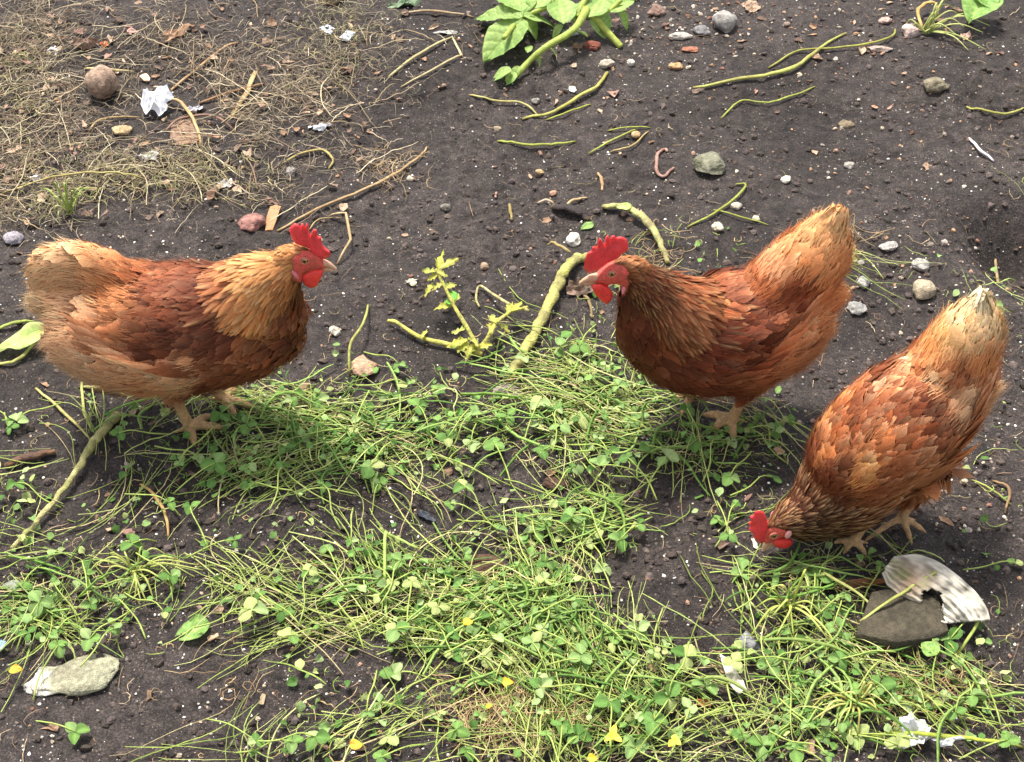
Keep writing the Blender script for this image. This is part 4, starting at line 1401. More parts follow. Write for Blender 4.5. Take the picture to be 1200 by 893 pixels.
scrap(176, 191, 26, 14, '#B8B4A8', 'greyish white flake below the cardboard', 'shell_flake', 'shell', 19, .3)
scrap(155, 43, 20, 9, '#C39A8C', 'pinkish chip in the straw at top left', 'bark_chip', 'bark', 20, .2)
scrap(101, 58, 26, 16, '#8A6F5E', 'brown curled dry leaf left of the orange bit', 'dry_leaf', 'leaf', 21, .6, rot=20, col2='#6E5646')
scrap(123, 55, 11, 10, '#C06A36', 'orange crumb in the straw at top left', 'orange_peel', 'peel', 22, .4)
scrap(210, 46, 24, 34, '#8E6C50', 'pointed brown dry leaf standing in the straw near the top', 'dry_leaf', 'leaf', 23, .35, rot=-20, lift=.006, poly=[(-.6, -1), (0, -.9), (.6, .1), (.9, 1), (0, .5), (-.9, -.2)], col2='#A58366')
scrap(319, 258, 20, 36, '#A3764E', 'tan wood chip beside the pinkish red stone', 'wood_chip', 'wood', 24, .12, lift=.010, thick=.004, poly=[(-.5, -1), (.3, -.9), (.7, .3), (.9, .8), (.2, 1), (-.4, .8), (-.6, 0)])
scrap(884, 642, 6, 12, '#CFC4AC', 'small cream flake under the beak of the right hen', 'shell_flake', 'shell', 25, .2, rot=15)
scrap(482, 335, 18, 8, '#D3CBB0', 'small pale leaf flake left of the yellowing plant', 'dry_leaf', 'leaf', 26, .3)
scrap(855, 800, 24, 44, '#CFC9BA', 'upright pointed white shard in the greens at lower right', 'shell_shard', 'shell', 27, .30, rot=12, lift=.016, thick=.002, poly=[(-.5, 1), (.1, .7), (.7, -.2), (.9, -.9), (0, -1), (-.6, -.5)], col2='#AFA890')
scrap(1070, 868, 46, 34, '#DCDCDA', 'torn white paper at the bottom right of the greens', 'torn_paper', 'paper', 28, .5, lift=.018, col2='#C8C8C4')
scrap(1105, 877, 40, 10, '#DDDDDC', 'white paper strip sticking out of the torn paper at bottom right', 'paper_strip', 'paper', 29, .3, rot=8, lift=.018)
scrap(3, 759, 14, 14, '#7FA6CC', 'light blue plastic bit at the left edge', 'plastic_scrap', 'plastic', 30, .2, rot=30, lift=.012)
scrap(831, 348, 1, 1, '#fff', '-', 'x', 'x') if False else None
scrap(640, 352, 26, 16, '#7A6A58', 'curled dull leaf right of the thick stalk base', 'dry_leaf', 'leaf', 31, .4, rot=10, lift=.006) if False else None
scrap(683, 346, 40, 18, '#7B6453', 'dark curled dead leaf below the beak of the middle hen', 'dead_leaf', 'leaf', 32, .45, rot=-10, col2='#5A4A3E', lift=.005)
scrap(590, 6, 1, 1, '#fff', '-', 'x', 'x') if False else None
scrap(668, 45, 26, 12, '#99A3AC', 'shiny bluish grey glass flake beside the leafy stems', 'glass_flake', 'glass', 33, .2)
scrap(880, 11, 24, 17, '#A58B74', 'pale brown chip at the top edge right of the pale stone', 'bark_chip', 'bark', 34, .3)
scrap(1130, 51, 14, 12, '#C6A492', 'pinkish chip right of the pulled-up grass roots', 'bark_chip', 'bark', 35, .3)
scrap(670, 107, 12, 9, '#DDD8CC', 'small white flake beside the long pale stalk', 'shell_flake', 'shell', 36, .3)
scrap(940, 828, 20, 12, '#B07048', 'orange brown leaf bit in the greens at lower right', 'dry_leaf', 'leaf', 37, .3, lift=.010) if False else None
scrap(824, 829, 20, 9, '#A5683E', 'orange brown leaf bit at the bottom near the white shard', 'dry_leaf', 'leaf', 38, .3, lift=.008)
scrap(475, 8, 40, 16, '#7E9070', 'dull green broken leaf at the top edge', 'broken_leaf', 'leaf', 39, .3, lift=.004, col2='#64785A')
scrap(408, 47, 12, 14, '#C9D2DA', 'white and dark plastic clip near the top', 'plastic_clip', 'plastic', 40, .12, rot=-25, thick=.004, lift=.006, poly=[(-1, -1), (1, -1), (1, 1), (-1, 1)])
scrap(523, 45, 28, 7, '#B4B0A8', 'thin grey white plastic strip near the top', 'plastic_strip', 'plastic', 41, .15, rot=-6, lift=.004)
scrap(500, 607, 26, 7, '#2B3038', 'short dark blue black stick-like scrap in the greens', 'dark_scrap', 'scrap', 42, .1, rot=-30, lift=.006, thick=.004)

# dark slab under the big shell
def slab():
    g = seg(1062, 722)
    m = mpp(1062, 722)
    pts = [(1003, 742), (1022, 693), (1060, 686), (1100, 700), (1112, 738), (1090, 748), (1050, 752)]
    P = np.array([gp(x, y, g[2] + .032) for x, y in densify(pts, 3)])
    c = P.mean(0)
    V, m0 = [], len(P)
    for q, z in ((1.03, -.042), (1.0, -.002), (.97, .0), (.7, .001), (.35, .0015)):
        R = c + (P - c) * q
        R[:, 2] += z + .0012 * vnoise(R / .01, 3)
        V.append(R)
    V = np.concatenate(V + [c[None] + [0, 0, .001]])
    F = grid_faces(m0, 5, True)
    i = np.arange(m0)
    F3 = np.stack([4 * m0 + i, 4 * m0 + (i + 1) % m0, np.full(m0, 5 * m0)], 1)
    C = lin('#4A4334') * (1 + .4 * fbm(V / .02, 3, 3))[:, None]
    put('stone_slab', mk_mesh('stone_slab', V - g, [F, F3], C), M_STONE, loc=g, label='dark flat slab of stone leaning under the ribbed white shell', category='slab')
slab()

def big_shell():
    """ribbed fan: fragment of a large shell with growth ridges and a hole"""
    g = seg(1085, 690)
    # inner arc and outer arc in photo px
    inner = [(1034, 672), (1045, 690), (1062, 700), (1086, 712), (1096, 722), (1106, 730)]
    outer = [(1046, 652), (1078, 650), (1110, 664), (1136, 686), (1152, 706), (1160, 726)]
    I = spline(inner, 46); O = spline(outer, 46)
    nr = 44
    V, keep = [], []
    for j in range(nr):
        t = j / (nr - 1)
        for i in range(46):
            s = i / 45
            p = I[i] * (1 - t) + O[i] * t
            z = g[2] + .038 + .006 * math.sin(math.pi * t) - .010 * s + .006 * t + .0017 * math.sin(t * 44 + 5 * math.sin(s * 3)) * (.3 + abs(math.sin(s * 5 + t * 3))) + .0012 * vnoise(np.array([[s * 30, t * 22]]), 6)[0] + .006 * vnoise(np.array([[s * 5, t * 3]]), 5)[0]
            V.append(gp(p[0] + 1.5 * vnoise(np.array([[s * 9, t * 5]]), 2)[0], p[1], z))
    V = np.array(V)
    F = grid_faces(46, nr)
    cen = V[F].mean(1)
    hc = gp(1093, 703, g[2] + .044)
    d = np.linalg.norm((cen - hc)[:, :2] / [.013, .016], axis=1) + .25 * vnoise(cen / .006, 4)
    F = F[d > 1]
    n = len(V)
    B = V - [0, 0, .0022]
    # rim faces so that it has thickness
    e = {}
    for f in F:
        for a, b in zip(f, np.roll(f, -1)):
            e[(a, b)] = 1
    rim = [[a, b, b + n, a + n][::-1] for (a, b) in e if (b, a) not in e]
    Vall = np.concatenate([V, B])
    t = (np.arange(n) // 46) / (nr - 1)
    k = (0.5 + 0.5 * np.sin(t * 44 + 4 + 3 * vnoise(V / .03, 3)))[:, None] * np.clip(.6 + vnoise(V / .012, 13), 0, 1)[:, None]
    c = lin('#BDB6A6') * (1 - .38 * k) * (1 + .60 * fbm(V / .015, 6, 3))[:, None]
    brown = np.clip(.9 - np.linalg.norm((V - gp(1066, 688, g[2] + .03))[:, :2], axis=1) / .05, 0, 1)[:, None]
    c = c * (1 - brown) + lin('#8A6B4C') * brown
    moss = np.clip(.6 + 1.2 * vnoise(V / .018, 9) - np.linalg.norm((V - gp(1075, 665, g[2] + .03))[:, :2], axis=1) / .05, 0, 1)[:, None]
    c = c * (1 - moss) + lin('#8A8A58') * moss
    c = np.concatenate([c, c])
    me = mk_mesh('shell_fragment', Vall - g, np.concatenate([F, F[:, ::-1] + n, np.array(rim)]), c)
    put('shell_fragment', me, M_PAPER, loc=g, label='large ribbed white shell fragment with a hole lying on the dark slab', category='shell')
big_shell()
scrap(1005, 687, 80, 12, '#9A6A45', 'orange brown strip of bark running left from the ribbed shell', 'bark_strip', 'bark', 50, .15, rot=8, lift=.012, col2='#7A4F34')

# ------------------------------------------------------------------ stems, straws, sticks that stand out
GS, G2 = '#B5BE62', '#8FA848'
YS, Y2 = '#C2B35A', '#9C9A48'
stem([(596, 452), (612, 424), (640, 375), (655, 342), (672, 320), (690, 306)], 14, '#B2AE5E', 'thick yellow green stalk leaning from the greens towards the middle hen', 'thick_stalk', 'stalk', mat=M_STALK, col2='#8C8650', taper=(.8, 1, .9), knob=.14, arch=.012, sides=14, n=60)
stem([(10, 636), (45, 610), (88, 566), (112, 532), (139, 494)], 13, '#B0A670', 'thick broken yellow stalk lying at left under the tail of the left hen', 'thick_stalk', 'stalk', mat=M_STALK, col2='#8C8A50', taper=(.45, .6, 1.1), knob=.15, arch=.010, sides=12, n=50)
stem([(707, 246), (735, 256), (757, 275), (772, 297), (782, 318)], 9, '#A9A868', 'thick pale stalk curving behind the head of the middle hen', 'thick_stalk', 'stalk', mat=M_STALK, col2='#847A50', taper=(.8, 1.1, .6), knob=.14, sides=10, arch=.015, n=40)
stem([(812, 104), (850, 100), (900, 94), (935, 84), (960, 66), (990, 46)], 5.5, '#ABAE5C', 'long pale green stalk lying on the bare soil at upper right', 'long_stalk', 'stalk', col2='#98924E', taper=(.6, 1.1, .5), sides=8)
stem([(900, 84), (935, 68), (985, 66), (1025, 60), (1045, 50), (1048, 40)], 3.2, '#A0A04C', 'thin green stem crossing the long pale stalk at upper right', 'thin_stalk', 'stalk')
stem([(845, 138), (868, 118), (900, 122), (935, 112), (955, 104)], 2.8, '#9CA64C', 'thin curled stem below the long pale stalk', 'thin_stalk', 'stalk')
stem([(612, 137), (650, 130), (680, 114), (700, 104), (712, 88)], 5, '#B4B25E', 'pale stalk curving up towards the leafy plant', 'pale_stalk', 'stalk', taper=(.7, 1, .8))
stem([(550, 114), (580, 120), (612, 122), (632, 134)], 3.2, '#B7B070', 'thin straw coloured stem left of the pale stalk', 'thin_stalk', 'stalk')
stem([(640, 137), (668, 130), (692, 119)], 2.6, '#A7B04C', 'short green stem below the pale stalk', 'thin_stalk', 'stalk')
stem([(583, 162), (610, 170), (645, 168), (675, 160)], 3.8, '#A5AE50', 'curved green stem alone on the soil in the upper middle', 'curved_stalk', 'stalk')
stem([(690, 176), (718, 165), (748, 150)], 2.8, '#A5AE50', 'green stem crossing two others on the bare soil', 'crossed_stalk', 'stalk', straight=True)
stem([(712, 150), (735, 151), (762, 149)], 2.4, '#A5AE50', 'level green stem, topmost of the crossed stems', 'crossed_stalk', 'stalk')
stem([(715, 176), (740, 172), (760, 153)], 2.4, '#B7A46C', 'yellowish stem below the crossed stems', 'crossed_stalk', 'stalk')
stem([(325, 272), (370, 248), (420, 225), (470, 198), (496, 176), (500, 168)], 4.2, '#A88E66', 'long tan straw running up from the neck of the left hen', 'long_straw', 'straw', mat=M_STRAW, taper=(.8, 1, .5))
stem([(385, 253), (406, 259), (412, 288), (395, 310)], 3.6, '#B29C72', 'bent hoop of straw beside the comb of the left hen', 'bent_straw', 'straw', mat=M_STRAW, arch=.02, straight=True)
stem([(362, 268), (375, 258), (400, 255)], 2, '#A99468', 'short straw meeting the bent hoop', 'short_straw', 'straw', mat=M_STRAW)
stem([(100, 85), (128, 86), (157, 85)], 4, '#C2B27C', 'straight pale straw just above the clay ball', 'straight_straw', 'straw', mat=M_STRAW)
stem([(198, 112), (235, 84), (262, 64), (280, 54)], 4, '#A68660', 'brown twig rising to the right from the crumpled paper', 'twig', 'twig', mat=M_STRAW)
stem([(233, 123), (265, 113), (290, 107), (310, 100)], 4, '#94704E', 'reddish brown twig right of the crumpled paper', 'twig', 'twig', mat=M_STRAW)
stem([(302, 84), (290, 112), (270, 138)], 7, '#B59E70', 'broad flat tan straw among the dry grass above the left hen', 'flat_straw', 'straw', mat=M_STRAW, flat=.3, straight=True)
stem([(196, 118), (215, 132), (230, 155), (237, 176)], 4.4, '#BCA070', 'arched straw across the cardboard', 'arched_straw', 'straw', mat=M_STRAW, arch=.02)
stem([(195, 160), (215, 148), (250, 143), (275, 152)], 3.6, '#8A6B5A', 'purplish brown stem across the cardboard', 'brown_stalk', 'stalk', mat=M_STRAW, arch=.016)
stem([(105, 160), (118, 148), (135, 143), (165, 142)], 3.6, '#9B8258', 'curved brown straw left of the crumpled paper', 'curved_straw', 'straw', mat=M_STRAW)
stem([(0, 232), (60, 224), (120, 219), (175, 217)], 3, '#A89C60', 'long level straw across the dry grass at left', 'long_straw', 'straw', mat=M_STRAW, arch=.025)
stem([(330, 190), (352, 180), (378, 176), (390, 186), (385, 195)], 3.4, '#AFA060', 'hooked yellowish stem left of the long tan straw', 'hooked_stalk', 'stalk', mat=M_STRAW)
stem([(470, 20), (510, 21), (555, 27)], 3.8, '#A08A6A', 'level brown straw near the top edge', 'level_straw', 'straw', mat=M_STRAW)
stem([(455, 93), (480, 78), (510, 62), (530, 51)], 4, '#AFA678', 'pale straw sloping up below the level brown straw', 'sloping_straw', 'straw', mat=M_STRAW)
stem([(530, 51), (541, 76), (520, 84), (470, 104)], 3.2, '#B8AC84', 'bent straw joined to the tip of the sloping straw', 'bent_straw', 'straw', mat=M_STRAW, straight=True)
stem([(8, 549), (35, 543), (66, 535)], 11, '#6A4A34', 'short dark brown stick at the left edge below the left hen', 'short_stick', 'stick', mat=M_STALK, col2='#4E382A')
stem([(648, 247), (672, 252), (690, 260)], 13, '#2E2422', 'dark charred stick on the soil above the middle hen', 'charred_stick', 'stick', mat=M_STALK, flat=.6)
stem([(630, 236), (650, 240)], 4, '#C1AC92', 'pale bit of twig left of the charred stick', 'twig_bit', 'twig', mat=M_STRAW)
stem([(662, 242), (672, 236), (688, 229)], 4, '#BCA27A', 'pale curved twig right above the charred stick', 'twig_bit', 'twig', mat=M_STRAW)
stem([(701, 198), (705, 212), (706, 222)], 4, '#A88A66', 'short upright brown twig on the bare soil', 'twig_bit', 'twig', mat=M_STRAW)
stem([(597, 236), (598, 250), (600, 262)], 4, '#8F7F4A', 'short upright olive twig on the soil in the upper middle', 'twig_bit', 'twig', mat=M_STRAW)
stem([(805, 273), (835, 260), (860, 240), (873, 222), (862, 219)], 3.4, '#9AA248', 'green stem rising to the right behind the middle hen', 'long_stalk', 'stalk')
stem([(835, 253), (865, 262), (900, 268)], 2.4, '#9AA248', 'thin green stem crossing behind the back of the middle hen', 'thin_stalk', 'stalk')
stem([(410, 442), (412, 420), (428, 395), (432, 360)], 3.6, '#A9AC5C', 'thin stem rising alone from the greens beside the left hen', 'rising_stalk', 'stalk', arch=.03)
stem([(1135, 163), (1148, 178), (1165, 188)], 4, '#D8D4DC', 'white plastic string on the soil at right', 'plastic_string', 'string', mat=M_PAPER)
stem([(1132, 128), (1150, 136), (1180, 138), (1200, 130)], 3.6, '#A9A858', 'curved pale stem at the right edge', 'curved_stalk', 'stalk')
stem([(1165, 560), (1182, 575), (1178, 600)], 4, '#8E7250', 'brown forked twig at the right edge beside the right hen', 'twig_bit', 'twig', mat=M_STRAW)
stem([(1180, 256), (1190, 290)], 4, '#A9926A', 'pale stick in the hollow at the right edge', 'short_stick', 'stick', mat=M_STRAW)
stem([(165, 570), (183, 590), (196, 612), (198, 632)], 4, '#C09A62', 'orange tan straw among the greens at left', 'curved_straw', 'straw', mat=M_STRAW, arch=.015)
stem([(454, 735), (452, 700), (453, 646), (458, 643), (492, 655)], 4.5, '#A8C464', 'thick bright green stem bent over like a hook in the greens', 'hooked_stalk', 'stalk', zs=[.012, .02, .028, .028, .02], n=30)
stem([(406, 744), (425, 733), (443, 722)], 8, '#A5B45A', 'short thick green stem end below the hooked stem', 'cut_stalk', 'stalk', arch=.01)
stem([(100, 462), (130, 466), (165, 468), (240, 466)], 5, '#C6C480', 'pale stem lying under the belly of the left hen', 'pale_stalk', 'stalk')
stem([(44, 462), (75, 490), (108, 521)], 3.8, '#BDB672', 'straight pale stem left of the broken yellow stalk', 'straight_stalk', 'stalk')
stem([(98, 455), (101, 490), (110, 512)], 3.8, '#B3B86A', 'curved pale stem under the tail of the left hen', 'curved_stalk', 'stalk')
stem([(0, 398), (20, 390), (42, 384)], 5, '#A4B458', 'green leaf stalk at the left edge', 'leaf_stalk', 'stem')
stem([(0, 437), (20, 436), (38, 420), (45, 406)], 5, '#A9AC62', 'curved stem below the big torn leaf at left', 'curved_stalk', 'stalk')
stem([(1018, 868), (1080, 872), (1140, 874), (1200, 873)], 6, '#A9B848', 'long bright green stem along the bottom right edge', 'long_stalk', 'stalk', arch=.02)
stem([(800, 805), (845, 815), (885, 829)], 5, '#9CB060', 'green stem below the white shard', 'green_stalk', 'stalk', arch=.03)
stem([(880, 760), (930, 768), (980, 778), (1000, 785)], 5, '#87A050', 'green stem across the greens at lower right', 'green_stalk', 'stalk', arch=.03)
stem([(1004, 742), (1035, 725), (1070, 705), (1090, 695)], 4, '#B5BC68', 'green stem lying across the dark slab', 'green_stalk', 'stalk', zs=[.025, .04, .045, .05])
stem([(958, 672), (970, 690), (1010, 715), (1040, 735)], 4, '#B9BC70', 'thin stem from the right hen to the dark slab', 'thin_stalk', 'stalk', arch=.03)
stem([(1140, 560), (1100, 545), (1150, 575), (1185, 590)][0::3], 3, '#A2AC54', 'thin stem right of the right hen', 'thin_stalk', 'stalk')
stem([(1120, 770), (1140, 745), (1142, 720), (1138, 700)], 4.5, '#B0BE60', 'stem standing in the greens right of the slab', 'upright_stalk', 'stalk', arch=.03)

stem([(668, 318), (655, 310), (648, 298), (642, 296)], 4.5, '#A08E5A', 'short curled side shoot at the top of the thick stalk', 'side_shoot', 'shoot', mat=M_STALK, zs=[.03, .03, .02, .01])
stem([(683, 350), (690, 362), (694, 378)], 4, '#84724E', 'thin brown twig right of the thick stalk', 'twig_bit', 'twig', mat=M_STRAW)
# rusty wire hook
stem([(783, 177), (779, 174), (772, 178), (769, 190), (771, 204), (778, 207), (786, 200), (790, 196)], 4.6, '#9A7A6C', 'rusty bent wire hook lying on the bare soil', 'wire_hook', 'wire', mat=M_METAL, arch=.002, knob=.05, col2='#7A564A', n=40)

# ------------------------------------------------------------------ the leafy pulled plant at the top
def leafy_plant():
    g = seg(655, 40)
    root = empty('leafy_plant', g, label='wilting leafy green plant with thick stems lying at the top edge', category='plant')
    G0 = np.array(g)
    def st(pts, w, zs, col='#9FAE52'):
        n = 22
        P = spline([gp(x, y, gh_coarse(gp(x, y)[None, :2])[0] + z) for (x, y), z in zip(pts, zs)], n)
        acc = Acc()
        V, F, caps = tube(P - G0, w * mpp(*pts[0]) / 2 * np.linspace(1, .75, n), 9, .9, .08, 2)
        acc.add(V, F, lin(col)); acc.F3.append(caps)
        put('stem', acc.mesh('stem'), M_GREEN, root)
    st([(650, -4), (640, 8), (610, 22), (590, 45)], 7, [.05, .05, .04, .05])
    st([(688, 10), (672, 35), (640, 55), (620, 72), (606, 88)], 9, [.06, .05, .04, .02, .01])
    st([(680, 8), (700, 25), (716, 42), (728, 55)], 10, [.06, .04, .02, .004], '#AEB858')
    st([(728, 0), (712, 14), (698, 20)], 6, [.06, .05, .05])
    st([(690, -8), (680, 10), (676, 20)], 7, [.07, .06, .05])
    A, B = '#76964A', '#93AC62'
    L = lambda b, t, w, zb, zt, o='ovate', c=A, c2=B, **k: leaf_on(root, b, t, w, zb, zt, o, c, c2, **k)
    L((613, 22), (566, 70), 44, .05, .02, nv=44, nu=23, droop=.05, vein=.07)
    L((612, 20), (556, 8), 42, .05, .045, nv=44, nu=23, vein=.07, c='#84A058')
    L((616, 14), (590, -22), 44, .05, .06, nv=40, nu=21, vein=.07)
    L((612, 18), (652, 22), 26, .05, .03)
    L((616, 22), (634, 44), 26, .045, .008, c='#7A9C4A')
    L((625, 10), (640, -14), 30, .05, .06)
    L((660, 28), (655, -15), 34, .05, .07)
    L((668, 36), (690, 37), 22, .045, .035, roll=.3)
    L((660, 30), (645, 42), 16, .04, .02)
    L((640, 52), (655, 62), 14, .035, .01, c='#6E9246')
    L((628, 62), (636, 78), 9, .03, .008, 'lance')
    L((618, 62), (622, 48), 9, .03, .03, 'lance')
    L((606, 86), (590, 97), 18, .015, .006, c='#86AA5C')
    L((600, 82), (574, 90), 20, .02, .008, c='#86AA5C')
    L((610, 78), (598, 92), 14, .02, .006)
    L((690, 20), (706, -10), 36, .055, .07)
    L((698, 16), (712, 42), 28, .05, .02, c='#83A85A')
    L((710, 14), (742, -8), 32, .05, .06)
    L((726, 10), (738, 34), 12, .045, .01, 'lance', c='#8CB050')
    L((685, 14), (665, 4), 20, .055, .06)
    L((672, 20), (680, 32), 18, .05, .03)
leafy_plant()

def yellow_plant():
    g = seg(562, 415)
    root = empty('yellowing_plant', g, label='yellowing sprouting plant with small ragged leaves above the greens', category='plant')
    G0 = np.array(g)
    def st(pts, w, zs, col='#B9B455', col2='#8F8A50'):
        n = 24
        P = spline([gp(x, y, gh_coarse(gp(x, y)[None, :2])[0] + z) for (x, y), z in zip(pts, zs)], n)
        acc = Acc()
        V, F, caps = tube(P - G0, w * mpp(*pts[0]) / 2 * np.linspace(1, .65, n), 8, .9, .15, 2)
        k = np.clip(.5 + vnoise(V / .01, 4), 0, 1)[:, None]
        acc.add(V, F, lin(col) * (1 - k * .6) + lin(col2) * k * .6); acc.F3.append(caps)
        put('stem', acc.mesh('stem'), M_STALK, root)
    st([(562, 412), (548, 385), (533, 360), (518, 330), (511, 315)], 6, [.01, .03, .05, .07, .08])
    st([(565, 415), (530, 405), (492, 395), (465, 378), (455, 376)], 7, [.01, .01, .012, .012, .008])
    st([(560, 412), (572, 395), (582, 378), (600, 365), (618, 360)], 6, [.01, .03, .04, .04, .03])
    st([(620, 364), (600, 358), (578, 345), (562, 335), (558, 350), (562, 360)], 4, [.03, .03, .02, .015, .01, .006], '#B5A878')
    Y = ['#B8B650', '#A4AE50', '#C2BA62', '#98A654']
    def L(b, t, w, zb, zt, o='lobed', i=0):
        leaf_on(root, b, t, w, zb, zt, o, Y[i % 4], Y[(i + 1) % 4], nv=14, nu=5, wav=.15, droop=.15, seed=i)
    for i, (b, t, w, z) in enumerate([
        ((512, 315), (520, 288), 12, .08), ((512, 316), (538, 297), 13, .08), ((512, 318), (526, 322), 15, .08), ((510, 318), (494, 316), 12, .08),
        ((512, 322), (500, 328), 12, .075), ((518, 332), (505, 340), 12, .07), ((520, 338), (536, 330), 11, .065), ((508, 330), (497, 347), 9, .065),
        ((530, 358), (507, 360), 14, .05), ((532, 356), (538, 340), 11, .055), ((545, 386), (528, 388), 15, .035), ((548, 398), (522, 404), 15, .025),
        ((550, 400), (535, 412), 16, .02), ((575, 390), (578, 372), 13, .04), ((582, 378), (572, 366), 12, .045), ((595, 368), (600, 352), 13, .045),
        ((600, 365), (612, 350), 12, .045), ((585, 380), (598, 388), 11, .03), ((560, 405), (548, 392), 12, .03), ((562, 408), (580, 400), 12, .03),
        ((495, 396), (500, 383), 8, .02), ((555, 404), (545, 420), 14, .02)]):
        L(b, t, w, z, z - .008, i=i)
    leaf_on(root, (532, 352), (528, 338), 12, .055, .06, 'ovate', '#5E9A38', '#6FA848')
    leaf_on(root, (530, 354), (522, 352), 12, .052, .055, 'ovate', '#5E9A38', '#6FA848')
yellow_plant()

def radial_tuft(name, label, cx, cy, arms, w=3.4, col='#AAB552', col2='#8FA046', cat='grass tuft', root_blob=True):
    g = seg(cx, cy)
    root = empty(name, g, label=label, category=cat)
    for i, (x, y, z) in enumerate(arms):
        P0 = seg(cx + random.uniform(-4, 4), cy + random.uniform(-3, 3), .006)
        gt = gp(x, y, gh_coarse(gp(x, y)[None, :2])[0] + z)
        mid = (P0 + gt) / 2 + [random.uniform(-.008, .008), random.uniform(-.008, .008), .012 + z * .5]
        n = 12
        P = spline([P0, mid, gt], n)
        acc = Acc()
        V, F, caps = tube(P - g, w * mpp(cx, cy) / 2 * np.linspace(1.1, .5, n), 5, .6)
        c = lin(col if i % 3 else col2)
        acc.add(V, F, c * random.uniform(.85, 1.15)); acc.F3.append(caps)
        put('blade', acc.mesh('blade'), M_GREEN, root)
    return root

radial_tuft('pulled_grass', 'pulled-up clump of yellow green grass with its roots at upper right', 1082, 46,
    [(1157, 22, .02), (1160, 30, .02), (1152, 38, .015), (1155, 58, .005), (1135, 59, .005), (1125, 17, .03), (1117, 8, .03), (1108, 2, .04), (1100, 5, .04),
     (1095, 18, .03), (1090, 28, .02), (1060, 30, .01), (1068, 36, .01), (1120, 40, .02), (1130, 32, .02)], 3.0, '#B4B872', '#9DA75C')
stem([(1080, 40), (1073, 26), (1082, 18), (1094, 17), (1098, 24)], 5, '#B79A5C', 'tan dried root bundle on the pulled-up grass clump', 'dried_root', 'root', mat=M_STRAW, arch=.02)
radial_tuft('grass_tuft', 'small bright green grass tuft in the dry straw behind the left hen', 82, 258,
    [(58, 236, .03), (66, 224, .05), (74, 220, .05), (95, 215, .06), (104, 224, .04), (80, 240, .05), (62, 250, .02), (108, 232, .03), (90, 232, .05), (70, 262, .01), (118, 222, .03), (48, 222, .03)], 2.8, '#A3B45E', '#B8BE80')
radial_tuft('stem_rosette', 'rosette of thin yellow green stems spreading from one point at lower left', 158, 672,
    [(170, 640, .02), (195, 650, .02), (215, 658, .015), (232, 662, .015), (228, 676, .01), (205, 690, .01), (180, 702, .01), (165, 705, .01), (150, 700, .01),
     (135, 690, .01), (120, 680, .01), (110, 665, .02), (125, 652, .02), (145, 644, .02), (238, 668, .012), (172, 706, .008), (158, 702, .01), (100, 676, .02)], 3.2, '#B5BC68', '#A0A858')
radial_tuft('stem_rosette', 'dense rosette of pale stems in the greens below the right hen', 922, 714,
    [(900, 700, .03), (905, 722, .03), (930, 690, .04), (945, 668, .05), (950, 700, .03), (965, 720, .02), (930, 745, .02), (910, 745, .02), (890, 730, .02), (885, 712, .02),
     (960, 740, .02), (975, 755, .02), (880, 745, .02), (898, 690, .03), (990, 770, .02)], 3.6, '#BDC46A', '#A3B050')
radial_tuft('stem_rosette', 'ragged rosette of yellowish stems at the bottom right near the torn paper', 1000, 835,
    [(970, 820, .02), (985, 812, .03), (1010, 805, .03), (1030, 812, .03), (1045, 830, .02), (1030, 850, .02), (1005, 862, .02), (980, 856, .02), (960, 845, .02), (950, 830, .02),
     (1020, 800, .03), (940, 852, .02), (1040, 845, .02), (990, 870, .01)], 3.6, '#C2C070', '#B0A858')

for nm, lab, args in [
    ('broad_leaf', 'smooth green oval leaf lying on bare soil at lower left', ((246, 731), (203, 746), 34, .010, .006)),
    ('broad_leaf', 'pale green torn leaf at the left edge beside the tail of the left hen', ((58, 384), (-14, 412), 30, .03, .012)),
    ('broad_leaf', 'bright green lobed leaf hanging in at the top right edge', ((1160, -12), (1136, 22), 46, .06, .04)),
    ('broad_leaf', 'bright green leaf tip at the top right corner', ((1150, -14), (1164, 8), 34, .06, .05)),
    ('olive_leaf', 'folded dull olive leaf in the greens below the dark slab', ((1098, 768), (1080, 752), 24, .03, .03)),
    ('broad_leaf', 'green clover-like leaf behind the head of the middle hen by the pale stalk', ((740, 243), (722, 240), 12, .03, .03)),
    ('broad_leaf', 'small bright green leaf above the comb of the middle hen', ((696, 262), (680, 268), 12, .012, .008)),
    ('broad_leaf', 'rounded green leaf beside the foot of the middle hen', ((848, 502), (872, 490), 17, .02, .03))]:
    b, t, w, zb, zt = args
    g = seg(*b)
    e = leaf_on(None, b, t, w, zb, zt, 'ovate', '#8DB060' if 'pale' not in lab else '#BACB7C', '#7A9E50' if 'pale' not in lab else '#A9BF6C', name=nm, nv=18, nu=11, vein=.05, droop=.12, wav=.10, seed=len(lab))
    if nm == 'olive_leaf':
        pass
    e['label'] = lab; e['category'] = 'leaf'

